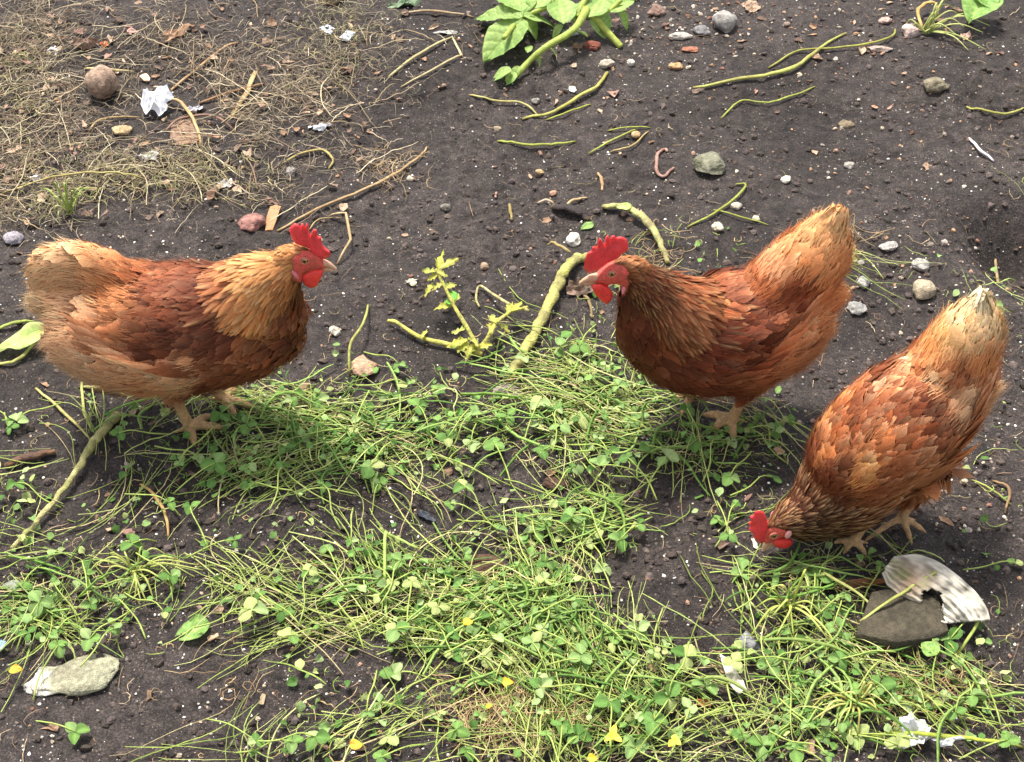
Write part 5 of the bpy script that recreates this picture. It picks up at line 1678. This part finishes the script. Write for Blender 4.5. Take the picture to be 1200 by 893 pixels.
# yellow petals
for i, (x, y, w, lab) in enumerate([
    (595, 800, 13, 'yellow flower petal in the greens at bottom middle'), (548, 729, 12, 'yellow petal near the dark brown chunk'),
    (417, 873, 15, 'orange yellow petal at the bottom left of the middle greens'), (573, 828, 8, 'small yellow petal bit below the rounder petal'),
    (18, 785, 15, 'orange petal at the lower left edge'), (694, 889, 12, 'yellow petal cut by the bottom edge')]):
    b = seg(x - w / 2, y); t = seg(x + w / 2, y - 2)
    o = leaf_on(None, (x - w / 2, y), (x + w / 2, y - 2), w * .9, .030, .032, 'ovate', '#E2B52E' if 'orange' not in lab else '#E09A38', '#EAC84A', name='petal', wav=.2, seed=i)
    o['label'] = lab; o['category'] = 'petal'
def flower(cx, cy, arms, label):
    g = seg(cx, cy)
    r = empty('yellow_flower', g, label=label, category='flower')
    for i, (x, y) in enumerate(arms):
        leaf_on(r, (cx, cy), (cx + (x - cx) * .75, cy + (y - cy) * .75), 8, .038, .042, 'ovate', '#E6D040', '#F0DC58', name='petal', wav=.15, seed=i)
flower(718, 862, [(722, 842), (706, 868), (732, 868), (712, 858)], 'yellow flower with open petals at the bottom of the greens')
flower(790, 867, [(782, 875), (800, 872), (792, 858)], 'yellow flower at the bottom right of the middle greens')
# ------------------------------------------------------------------ ground cover: greens, clippings, straw, grit
GREEN_BLOBS = [  # cx, cy, rx, ry, weight in photo px
    (300, 500, 150, 45, 1.0), (250, 560, 170, 45, .75), (420, 480, 120, 38, 1.2), (360, 540, 150, 40, 1.0), (560, 500, 140, 45, 1.2), (640, 440, 90, 40, 1.0), (690, 480, 110, 55, 1.3),
    (740, 530, 90, 40, 1.1), (850, 520, 80, 40, .9), (900, 490, 60, 30, .6), (700, 400, 60, 35, .6), (780, 300, 60, 30, .5), (850, 285, 50, 18, .35),
    (60, 700, 110, 50, 1.0), (150, 690, 110, 40, .9), (30, 600, 50, 60, .5), (60, 740, 80, 25, .6), (180, 600, 80, 30, .25),
    (330, 690, 90, 60, .55), (450, 680, 90, 50, .9), (540, 700, 100, 60, 1.2), (640, 680, 60, 90, 1.4), (640, 760, 120, 70, 1.2), (700, 610, 70, 35, 1.1), (600, 800, 110, 70, .7),
    (700, 840, 110, 60, 1.1), (440, 830, 90, 60, .35), (350, 870, 80, 30, .5), (250, 870, 60, 30, .35), (380, 760, 60, 60, .3),
    (900, 620, 70, 45, .35), (860, 590, 60, 40, .4), (930, 700, 80, 50, 1.0), (990, 760, 110, 50, 1.3), (1010, 830, 120, 55, 1.2), (870, 790, 80, 60, .5), (1090, 780, 70, 50, .8), (900, 850, 100, 50, .7),
    (1120, 700, 60, 50, .25), (1040, 665, 60, 20, .45), (1170, 330, 60, 20, .5), (1160, 360, 40, 40, .4), (1170, 560, 40, 60, .2), (1050, 310, 60, 30, .15), (1190, 215, 25, 12, .6), (1150, 840, 60, 40, .4)]

BARE = [(232, 503, 34, 20), (846, 490, 30, 16), (1040, 620, 60, 34), (1090, 770, 20, 14), (500, 605, 75, 24), (290, 665, 55, 32), (800, 665, 75, 60), (830, 740, 40, 35), (120, 845, 160, 55), (90, 790, 75, 26), (228, 742, 38, 22), (420, 780, 40, 30), (1058, 716, 66, 34), (1095, 690, 70, 36),
        (563, 664, 36, 20), (300, 815, 50, 30), (80, 545, 60, 35), (730, 700, 45, 35), (1040, 615, 70, 35), (55, 455, 60, 30), (490, 790, 35, 25), (855, 800, 18, 26), (330, 600, 40, 14), (600, 560, 45, 14), (795, 575, 50, 16), (205, 640, 40, 20)]
def sample_blobs(blobs, n, k=0.55):
    if blobs and (blobs[0][0], blobs[0][1]) == (300, 500):
        P = sample_blobs0(blobs, int(n * 1.6) + 20, k)
        d = np.min([((P[:, 0] - a) / c) ** 2 + ((P[:, 1] - b) / e) ** 2 for a, b, c, e in BARE], 0)
        P = P[rng.random(len(P)) < np.clip((d - .55) * 1.6, .05, 1)]
        while len(P) < n: P = np.concatenate([P, P[: n - len(P)]])
        return P[:n]
    return sample_blobs0(blobs, n, k)
def sample_blobs0(blobs, n, k=0.55):
    w = np.array([b[2] * b[3] * b[4] for b in blobs]); w = w / w.sum()
    i = rng.choice(len(blobs), n, p=w)
    B = np.array(blobs)[i]
    q = rng.normal(0, k, (n, 2))
    return np.stack([B[:, 0] + q[:, 0] * B[:, 2], B[:, 1] + q[:, 1] * B[:, 3]], 1)

def clump(px, s, seed, lo=.15):
    return px[rng.random(len(px)) < np.clip(.5 + 1.3 * vnoise(px / s, seed), lo, 1)]

def lay_strands(px, ang, L, wid, col, z0, arch, curl, K=9, sides=3, flat=.7, wob=1.0):
    """curved strands on the ground; px (N,2) mid points in photo px, ang heading, L length m"""
    n = len(px)
    G = gpa(px[:, 0], px[:, 1])
    t = np.linspace(-.5, .5, K)
    # heading turns along the strand
    c1 = curl[:, None] * t[None] * 2 + (rng.normal(0, .22 * wob, (n, 1))) * np.sin(t * math.pi * 2)[None] * np.sign(curl)[:, None]
    c1 = c1 + rng.normal(0, .12, (n, K)).cumsum(1) * .28 * wob
    H = ang[:, None] + c1
    step = np.stack([np.cos(H), np.sin(H)], -1) * (L / (K - 1))[:, None, None]
    xy = np.cumsum(step, 1); xy = xy - xy[:, K // 2:K // 2 + 1] + G[:, None, :2]
    gzv = gh_coarse(xy.reshape(-1, 2)).reshape(n, K) + .002
    z = gzv + z0[:, None] + arch[:, None] * (1 - (2 * t[None]) ** 2) + rng.normal(0, .0012, (n, K))
    P = np.concatenate([xy, z[..., None]], -1)
    R = wid[:, None] / 2 * np.interp(t, [-.5, -.3, .2, .5], [.8, 1, .95, .45])[None]
    return strands(P, R, col, sides, flat), P

def palette(n, cols, jit=.12):
    C = np.array([lin(c) for c in cols])[rng.integers(0, len(cols), n)]
    return C * np.exp(rng.normal(0, jit, n))[:, None]

def stuff(name, label, cat, V, F, C, mat, **kw):
    o = put(name, mk_mesh(name, V, F, C, **kw), mat, label=label, category=cat, kind='stuff')
    return o

def gaps(px, lo=.12):
    a = np.clip(.62 + 1.25 * vnoise(px / [46, 34], 27) + .5 * vnoise(px / [19, 14], 28), lo, 1)
    return rng.random(len(px)) < a

def greens():
    Vs, Fs, Cs, n0 = [], [], [], 0
    # bundles of long thin clover stems
    nb = 118
    c = sample_blobs(GREEN_BLOBS, nb * 3); c = c[gaps(c)][:nb]; nb = len(c)
    main = rng.normal(0.05, .75, nb)
    steep = (np.abs(c[:, 0] - 655) < 70) & (c[:, 1] > 620)
    main[steep] = rng.normal(1.9, .45, steep.sum())
    right = (c[:, 0] > 850) & (c[:, 1] > 660)
    main[right] = rng.normal(-.6, .7, right.sum())
    px, ang, L, cu = [], [], [], []
    for i in range(nb):
        k = rng.integers(5, 17)
        cc = rng.normal(0, .38)
        px.append(c[i] + rng.normal(0, 1, (k, 2)) * [22, 13])
        ang.append(main[i] + rng.normal(0, .22, k))
        L.append(rng.uniform(.08, .22, k))
        cu.append(cc + rng.normal(0, .22, k))
    px = np.concatenate(px); ang = np.concatenate(ang); L = np.concatenate(L); cu = np.concatenate(cu)
    n2 = 520
    px = np.concatenate([px, sample_blobs(GREEN_BLOBS, n2, .62)])
    ang = np.concatenate([ang, rng.uniform(0, math.pi, n2)]); L = np.concatenate([L, rng.uniform(.04, .13, n2)]); cu = np.concatenate([cu, rng.normal(0, .55, n2)])
    n = len(px)
    wid = .0009 + .0017 * rng.random(n) ** 1.3
    col = palette(n, ['#A6B25E', '#B8C274', '#96A650', '#C6CA86', '#869A48', '#B0BA6A', '#9EAE60', '#C2B282', '#7C8E42', '#8FA050'])
    root = col * .9
    C = col[:, None] * (1 + .25 * (vnoise(np.stack([np.repeat(np.arange(n), 10) * 3.1, np.tile(np.arange(10), n) * .5], 1), 5).reshape(n, 10, 1)))
    (V, F, Cc), P = lay_strands(px, ang, L, wid, C, .002 + .020 * rng.random(n) ** 1.8, .009 * rng.random(n) ** 2, cu, K=10)
    stuff('clover_stems', 'tangle of thin yellow green clover stems strewn over the soil', 'clippings', V, F, Cc, M_GREEN)
    # flat grass blades
    n = 300
    px = sample_blobs([b for b in GREEN_BLOBS if b[4] > .8], n, .5)
    ang = rng.normal(0.05, .7, n)
    (V, F, Cc), P = lay_strands(px, ang, rng.uniform(.05, .15, n), rng.uniform(.003, .0055, n), palette(n, ['#7FA048', '#6E9440', '#8FAE58', '#9AB860', '#5F8438']),
                                .003 + .020 * rng.random(n), .012 * rng.random(n), rng.normal(0, .5, n), K=9, sides=4, flat=.12)
    stuff('grass_blades', 'flat darker green grass blades mixed in the clippings', 'grass', V, F, Cc, M_LEAF)
    # fine bits of shredded greens over the soil
    n = 2600
    px = sample_blobs(GREEN_BLOBS, n, .62)
    (V, F, Cc), P = lay_strands(px, rng.uniform(0, 6.28, n), rng.uniform(.008, .035, n), rng.uniform(.0008, .0018, n), palette(n, ['#A3B45A', '#8CA24A', '#B8B476', '#C4A878', '#7E9444']),
                                .001 + .012 * rng.random(n), .003 * rng.random(n), rng.normal(0, 1.2, n), K=5)
    stuff('shredded_bits', 'short shredded bits of stem scattered among the greens', 'clippings', V, F, Cc, M_GREEN)
greens()

# leaves of clover: the biggest and clearest ones are things of their own, the small crumbs of leaf one mass
def leaflet_mesh(seed):
    rs = np.random.default_rng(seed)
    nu, nv = 5, 6
    u = np.linspace(-1, 1, nu); v = np.linspace(0, 1, nv)
    w = rs.uniform(.72, .98)
    p = np.array([.10, .58, .90, 1.0, .84, .46]) * w
    U, Vv = np.meshgrid(u, v)
    X = U * p[:, None] * .5
    Y = Vv - .13 * (np.abs(U) ** 2) * (Vv > .3) - .07 * (np.abs(U) < .1) * (Vv > .95)
    fold = rs.uniform(-.1, .75)
    Z = fold * np.abs(X) - rs.uniform(0, .35) * Vv ** 2 + .05 * vnoise(np.stack([U.ravel() * 2 + seed, Vv.ravel() * 2], 1), seed).reshape(U.shape)
    return np.stack([X, Y, Z], -1).reshape(-1, 3), grid_faces(nu, nv), U.ravel(), Vv.ravel()
LT = [leaflet_mesh(s) for s in range(10)]
LEAFCOL = ['#7A9E50', '#6C9248', '#8CAA64', '#A2B878', '#5C823C', '#82A25A', '#AEBA74']

def leaf_meshes():
    out = []
    for s, (V, F, U, Vv) in enumerate(LT):
        for c in range(3):
            base = lin(LEAFCOL[(s * 3 + c) % 7])
            C = base * (1 + .30 * (np.abs(U) < .1)[:, None] + .10 * vnoise(V * 4, s)[:, None])
            out.append(mk_mesh('leaflet', V, F, C))
    for m in out:
        m.materials.append(M_LEAF)
    return out
LM = leaf_meshes()

KEEPOUT = [(190, 380, 180, 100), (855, 380, 150, 110), (1060, 480, 130, 150), (345, 300, 60, 50), (720, 320, 50, 50), (930, 605, 60, 45)]
def clover_things(n=235):
    px = sample_blobs([b for b in GREEN_BLOBS if b[4] > .3], n * 9, .58); px = px[gaps(px, .25)]
    keep = []
    for x, y in px:
        if not (4 < x < 1196 and 4 < y < 889): continue
        if any(((x - a) / c) ** 2 + ((y - b) / d) ** 2 < .85 for a, b, c, d in KEEPOUT): continue
        if any((x - p[0]) ** 2 + (y - p[1]) ** 2 < 18 ** 2 for p in keep): continue
        keep.append((x, y))
        if len(keep) >= n: break
    extra = [(545, 650), (497, 694), (528, 590), (88, 858), (512, 838), (462, 790), (10, 493), (12, 500), (870, 668), (1190, 660), (1078, 478), (20, 493)]
    keep += extra
    stem_me = []
    for s in range(4):
        P = spline([(0, 0, 0), (.018, .006 * (s - 1.5), .006), (.045, .010 * (s - 1.5), -.004), (.07, .02 * (s - 1.5), -.012)], 9)
        a = Acc(); V, F, caps = tube(P, np.linspace(.0009, .0012, 9), 5)
        a.add(V, F, lin('#A9BA60')); a.F3.append(caps)
        m = a.mesh('leaf_stalk'); m.materials.append(M_GREEN); stem_me.append(m)
    for i, (x, y) in enumerate(keep):
        g = seg(x, y)
        dens = 0.010 + .024 * random.random()
        if (x, y) in extra: dens = .012
        g = gp(x, y, g[2] + dens)
        r = empty('clover_leaf', g, random.uniform(0, 6.28), label='green clover leaf of rounded leaflets strewn on the soil with the cut stems', category='clover leaf', group='clover leaves strewn over the soil')
        tilt = random.uniform(0, .5)
        r.rotation_euler = (random.uniform(-tilt, tilt), random.uniform(-tilt, tilt), r.rotation_euler[2])
        size = random.uniform(.009, .022)
        me0 = random.choice(LM)
        k3 = 3 if random.random() < .75 else 2
        for j in range(k3):
            me = random.choice(LM) if random.random() < .3 else me0
            o = put('leaflet', me, None, r)
            s = size * random.uniform(.85, 1.1)
            o.scale = (s, s, s)
            o.rotation_euler = (random.uniform(-.3, .35), random.uniform(-.25, .25), j * 2.09 + random.uniform(-.3, .3))
        o = put('leaf_stalk', random.choice(stem_me), None, r)
        o.rotation_euler = (0, 0, random.uniform(0, 6.28))
clover_things()

MARKS = [('comb of the middle hen', 712, 300), ('feet of the middle hen', 855, 500), ('tail of the middle hen', 970, 300), ('feet of the left hen', 225, 515), ('breast of the left hen', 350, 430),
    ('tail of the left hen', 40, 400), ('beak of the right hen', 890, 650), ('feet of the right hen', 1030, 650), ('tail of the right hen', 1165, 360), ('wing of the right hen', 1150, 540),
    ('ribbed white shell', 1095, 690), ('dark slab', 1050, 730), ('white shard', 855, 800), ('torn white paper', 1075, 865), ('thick leaning stalk', 620, 430), ('broken yellow stalk at left', 85, 560),
    ('dark brown chunk', 563, 663), ('brown lump in the middle', 650, 567), ('hooked green stem', 455, 690), ('yellow flower at the bottom', 718, 862), ('flower at bottom right', 790, 867),
    ('round yellow petal', 595, 800), ('orange petal at the bottom', 417, 873), ('smooth oval leaf', 228, 742), ('olive stone at lower left', 100, 786), ('rosette at lower left', 158, 672),
    ('left edge of the greens', 5, 660), ('flat stone below the stalk', 595, 461), ('dark scrap in the greens', 500, 607), ('pale stone wedge', 428, 434), ('bottom right corner', 1190, 885), ('bottom left corner', 20, 880), ('rosette below the right hen', 922, 714), ('short brown stick at left', 38, 540)]
ORD = ['nearest', 'second nearest', 'third nearest', 'fourth nearest', 'fifth nearest', 'sixth nearest', 'seventh nearest', 'eighth nearest', 'ninth nearest', 'tenth nearest'] + [w + ' nearest' for w in
    'eleventh twelfth thirteenth fourteenth fifteenth sixteenth seventeenth eighteenth nineteenth twentieth twenty-first twenty-second twenty-third twenty-fourth twenty-fifth twenty-sixth twenty-seventh twenty-eighth twenty-ninth thirtieth'.split()]
def label_leaves():
    by = {}
    for o in [o for o in SC.objects if o.get('category') == 'clover leaf']:
        p = project(np.array(o.location)[None])[0]
        d = [math.hypot(p[0] - x, p[1] - y) for _, x, y in MARKS]
        k = int(np.argmin(d)); by.setdefault(k, []).append((d[k], o))
    for k, l in by.items():
        l.sort(key=lambda t: t[0])
        for i, (d, o) in enumerate(l):
            nl = len([c for c in o.children if c.name.startswith('leaflet')])
            o['label'] = 'green clover leaf with %s leaflets, the %s to the %s' % ('three' if nl == 3 else 'two', ORD[min(i, 29)], MARKS[k][0])
label_leaves()

def small_leaves(n=1600):
    px = sample_blobs(GREEN_BLOBS, n * 3, .58); px = px[gaps(px)][:n]; n = len(px)
    G = gpa(px[:, 0], px[:, 1])
    G[:, 2] = gh_coarse(G[:, :2]) + .003 + .024 * rng.random(n)
    Vs, Fs, Cs, n0 = [], [], [], 0
    which = rng.integers(0, len(LT), n)
    for k, (V, F, U, Vv) in enumerate(LT):
        idx = np.where(which == k)[0]; m = len(idx)
        a = rng.uniform(0, 6.28, m); b = rng.normal(0, .45, m); c = rng.normal(0, .45, m)
        s = rng.uniform(.005, .016, m)
        ca, sa, cb, sb, cc, sc = np.cos(a), np.sin(a), np.cos(b), np.sin(b), np.cos(c), np.sin(c)
        Rz = np.zeros((m, 3, 3)); Rz[:, 0, 0] = ca; Rz[:, 0, 1] = -sa; Rz[:, 1, 0] = sa; Rz[:, 1, 1] = ca; Rz[:, 2, 2] = 1
        Rx = np.zeros((m, 3, 3)); Rx[:, 0, 0] = 1; Rx[:, 1, 1] = cb; Rx[:, 1, 2] = -sb; Rx[:, 2, 1] = sb; Rx[:, 2, 2] = cb
        Ry = np.zeros((m, 3, 3)); Ry[:, 1, 1] = 1; Ry[:, 0, 0] = cc; Ry[:, 0, 2] = sc; Ry[:, 2, 0] = -sc; Ry[:, 2, 2] = cc
        M = Rz @ Rx @ Ry
        W = np.einsum('nij,vj->nvi', M, V) * s[:, None, None] + G[idx][:, None]
        nn = len(V)
        Vs.append(W.reshape(-1, 3)); Fs.append((F[None] + (np.arange(m) * nn)[:, None, None]).reshape(-1, 4) + n0)
        Cs.append(np.repeat(palette(m, LEAFCOL, .15), nn, 0)); n0 += m * nn
    stuff('small_leaves', 'small loose clover leaflets and bits of leaf in the clippings', 'leaves', np.concatenate(Vs), np.concatenate(Fs), np.concatenate(Cs), M_LEAF)
small_leaves()

STRAW_BLOBS = [(20, 60, 80, 70, 1.5), (20, 170, 70, 90, 1.6), (60, 60, 110, 70, 1.0), (40, 160, 90, 90, 1.1), (130, 210, 150, 50, 1.2), (230, 200, 110, 50, 1.3), (200, 40, 130, 50, .7), (340, 60, 90, 60, 1.2), (370, 110, 80, 50, 1.2),
               (300, 130, 90, 60, 1.0), (430, 100, 50, 50, .6), (430, 180, 50, 35, .7), (300, 230, 70, 40, .6), (20, 250, 60, 40, 1.0), (240, 90, 80, 50, .7), (480, 60, 60, 40, .3), (110, 130, 90, 50, .7), (60, 20, 80, 30, .6)]
def straw():
    n = 5600
    px = clump(sample_blobs(STRAW_BLOBS, n * 2, .55), 38, 14); n = len(px)
    (V, F, Cc), P = lay_strands(px, rng.uniform(0, 6.28, n), rng.uniform(.012, .055, n), (.0006 + .0014 * rng.random(n) ** 3),
        palette(n, ['#94826A', '#7A6856', '#AC9A80', '#665646', '#82765E', '#B8A98E', '#564840', '#7C735C'], .25), .001 + .016 * rng.random(n) ** 1.5, .004 * rng.random(n), rng.normal(0, .34, n), K=7, wob=.5)
    stuff('dry_grass', 'matted dry grass and fine straw covering the soil at upper left', 'dry grass', V, F, Cc, M_STRAW)
    n = 330
    px = sample_blobs(STRAW_BLOBS, n, .55)
    (V, F, Cc), P = lay_strands(px, rng.normal(.3, .9, n), rng.uniform(.03, .16, n), rng.uniform(.0010, .0030, n),
        palette(n, ['#B8A482', '#9C8864', '#C8B896', '#A89A78', '#806650'], .12), .003 + .014 * rng.random(n), .006 * rng.random(n), rng.normal(0, .30, n), K=12, sides=4, flat=.4, wob=.5)
    stuff('loose_straw', 'longer loose straws and dry stalks lying on the dry grass', 'straw', V, F, Cc, M_STRAW)
    # short live sprigs through the mat
    n = 1100
    px = sample_blobs([(130, 215, 110, 35, 1), (60, 250, 60, 25, .8), (400, 50, 60, 60, .8), (20, 100, 40, 80, .8), (240, 215, 90, 40, .7)], n, .5)
    (V, F, Cc), P = lay_strands(px, rng.uniform(0, 6.28, n), rng.uniform(.01, .035, n), rng.uniform(.0009, .0018, n), palette(n, ['#8A845A', '#9A9064', '#78764E', '#A3966E'], .2),
        .004 + .02 * rng.random(n), .008 * rng.random(n), rng.normal(0, 1, n), K=5)
    stuff('mossy_sprigs', 'olive green sprigs growing through the dry grass', 'sprigs', V, F, Cc, M_STRAW)
    # scattered rootlets and bits of straw on the bare soil
    n = 900
    px = np.stack([rng.uniform(-40, 1240, n), rng.uniform(-30, 930, n)], 1)
    (V, F, Cc), P = lay_strands(px, rng.uniform(0, 6.28, n), rng.uniform(.008, .045, n), rng.uniform(.0006, .0014, n), palette(n, ['#8A6E50', '#A3876A', '#6E5644', '#B39C7C', '#8F8358'], .2),
        .0025 + .002 * rng.random(n), .002 * rng.random(n), rng.normal(0, 1.2, n), K=6)
    stuff('rootlets', 'fine dry rootlets and straw bits scattered over the bare soil', 'rootlets', V, F, Cc, M_STRAW)
    # dry tangles in the greens
    n = 500
    px = sample_blobs([(620, 850, 90, 50, 1), (260, 800, 70, 40, .15), (560, 840, 60, 40, 1), (1090, 810, 80, 40, .8), (560, 60, 30, 20, .2), (770, 310, 40, 30, 1), (980, 290, 60, 25, .6), (460, 200, 40, 30, 1)], n, .5)
    (V, F, Cc), P = lay_strands(px, rng.uniform(0, 6.28, n), rng.uniform(.015, .07, n), rng.uniform(.0007, .0015, n), palette(n, ['#A38A60', '#8A6E4C', '#B79C70'], .2),
        .003 + .015 * rng.random(n), .006 * rng.random(n), rng.normal(0, 1.2, n), K=7)
    stuff('dry_tangles', 'thin brown dead stems tangled in the greens', 'dead stems', V, F, Cc, M_STRAW)
straw()

def grit():
    V0, F0 = ico(1)
    def scatter(n, px, smin, smax, pw, cols, flat, name, label, lift, mat, V0=V0, F0=F0, jit=.15):
        G = gpa(px[:, 0], px[:, 1])
        G[:, 2] = gh(G[:, :2])
        s = smin + (smax - smin) * rng.random(n) ** pw
        R = rng.normal(size=(n, 3, 3)); Q, _ = np.linalg.qr(R)
        D = V0[None] * (1 + rng.normal(0, .16, (n, len(V0), 1)))
        sc = np.stack([rng.uniform(.8, 1.3, n), rng.uniform(.7, 1.1, n), rng.uniform(*flat, n)], 1)
        W = np.einsum('nij,nvj->nvi', Q, D * sc[:, None]) * s[:, None, None]
        W[..., 2] *= .75
        W = W + G[:, None] + np.array([0, 0, 1])[None, None] * (s * lift)[:, None, None]
        F = (F0[None] + (np.arange(n) * len(V0))[:, None, None]).reshape(-1, 3)
        C = np.repeat(palette(n, cols, jit), len(V0), 0)
        stuff(name, label, 'grit' if 'soil' not in name else 'soil', W.reshape(-1, 3), F, C, mat, smooth=False)
    uni = lambda n: np.stack([rng.uniform(-60, 1260, n), rng.uniform(-40, 950, n)], 1)
    # clods of the same earth
    n = 15000
    px = uni(n)
    m = 0.6 + 0.6 * vnoise(px / 90, 5) + .5 * (px[:, 1] < 130) + .4 * (px[:, 0] > 1000)
    px = px[rng.random(n) < np.clip(m, .1, 1)]
    scatter(len(px), px, .0010, .0075, 3.0, ['#4C413D', '#564A46', '#40372F', '#5E524C', '#50443C'], (.6, 1), 'soil_crumbs', 'small dark crumbs and clods of soil', .2, M_STONE)
    n = 9500
    px = clump(uni(int(n * 1.5)), 60, 33, .3)[:n]; n = len(px)
    scatter(n, px, .0004, .0026, 4.0, ['#D8D0C0', '#B9AE9C', '#E6E2DA', '#A08C74', '#C2A58A', '#8E8880', '#F0ECE4'], (.6, 1), 'fine_gravel', 'fine pale grit and tiny stones scattered over the soil', .3, M_PAPER)
    n = 900
    px = np.concatenate([clump(uni(n), 70, 15), np.stack([rng.normal(790, 110, n // 3), np.abs(rng.normal(0, 55, n // 3))], 1), np.stack([rng.uniform(950, 1220, n // 4), rng.uniform(-20, 620, n // 4)], 1)])
    scatter(len(px), px, .0016, .0050, 2.6, ['#A3988A', '#B8A890', '#8A7C70', '#9C7C68', '#C9C0B0', '#86604E', '#B5906C'], (.5, .9), 'gravel', 'loose small pebbles scattered over the soil', .3, M_STONE, *ico(2), .12)
grit()

def bark_bits():
    """flat broken flakes of bark, dead leaf and husk"""
    n = 520
    px = np.concatenate([sample_blobs0(STRAW_BLOBS, 260, .6), np.stack([rng.uniform(-20, 1220, 130), rng.uniform(-20, 130, 130)], 1), np.stack([rng.uniform(0, 1220, 130), rng.uniform(100, 900, 130)], 1)])
    G = gpa(px[:, 0], px[:, 1]); G[:, 2] = gh(G[:, :2]) + .002 + .010 * rng.random(n) * (px[:, 0] < 430) * (px[:, 1] < 280)
    m = 9
    a = np.linspace(0, 2 * math.pi, m + 1)[:-1]
    rad = np.exp(rng.normal(0, .28, (n, m)))
    el = rng.uniform(.3, .9, n)
    L = rng.uniform(.003, .010, n)
    X = np.cos(a)[None] * rad * L[:, None]; Y = np.sin(a)[None] * rad * (L * el)[:, None]
    Z = rng.normal(0, .10, (n, m)) * L[:, None] + (np.abs(Y) * rng.uniform(0, .8, n)[:, None])
    P = np.stack([X, Y, Z], -1)
    P = np.concatenate([P, np.zeros((n, 1, 3)), P - [0, 0, .0012], np.full((n, 1, 3), [0, 0, -.0012])], 1)
    th = rng.uniform(0, 6.28, n)
    R = np.zeros((n, 3, 3)); R[:, 0, 0] = np.cos(th); R[:, 0, 1] = -np.sin(th); R[:, 1, 0] = np.sin(th); R[:, 1, 1] = np.cos(th); R[:, 2, 2] = 1
    t = rng.normal(0, .3, n)
    T = np.zeros((n, 3, 3)); T[:, 0, 0] = 1; T[:, 1, 1] = np.cos(t); T[:, 1, 2] = -np.sin(t); T[:, 2, 1] = np.sin(t); T[:, 2, 2] = np.cos(t)
    P = np.einsum('nij,nvj->nvi', R @ T, P) + G[:, None]
    i = np.arange(m)
    F = np.concatenate([np.stack([i, (i + 1) % m, np.full(m, m)], 1), np.stack([(i + 1) % m + m + 1, i + m + 1, np.full(m, 2 * m + 1)], 1),
                        np.stack([i, i + m + 1, (i + 1) % m], 1), np.stack([(i + 1) % m, i + m + 1, (i + 1) % m + m + 1], 1)])
    F = (F[None] + (np.arange(n) * (2 * m + 2))[:, None, None]).reshape(-1, 3)
    C = np.repeat(palette(n, ['#7A5E4A', '#927258', '#A88A70', '#5E4838', '#B59A80', '#8A6A5C', '#6E5A4C'], .2), 2 * m + 2, 0)
    stuff('bark_bits', 'small broken flakes of bark and dead leaf scattered on the ground', 'bark bits', P.reshape(-1, 3), F, C, M_STALK, smooth=False)
bark_bits()
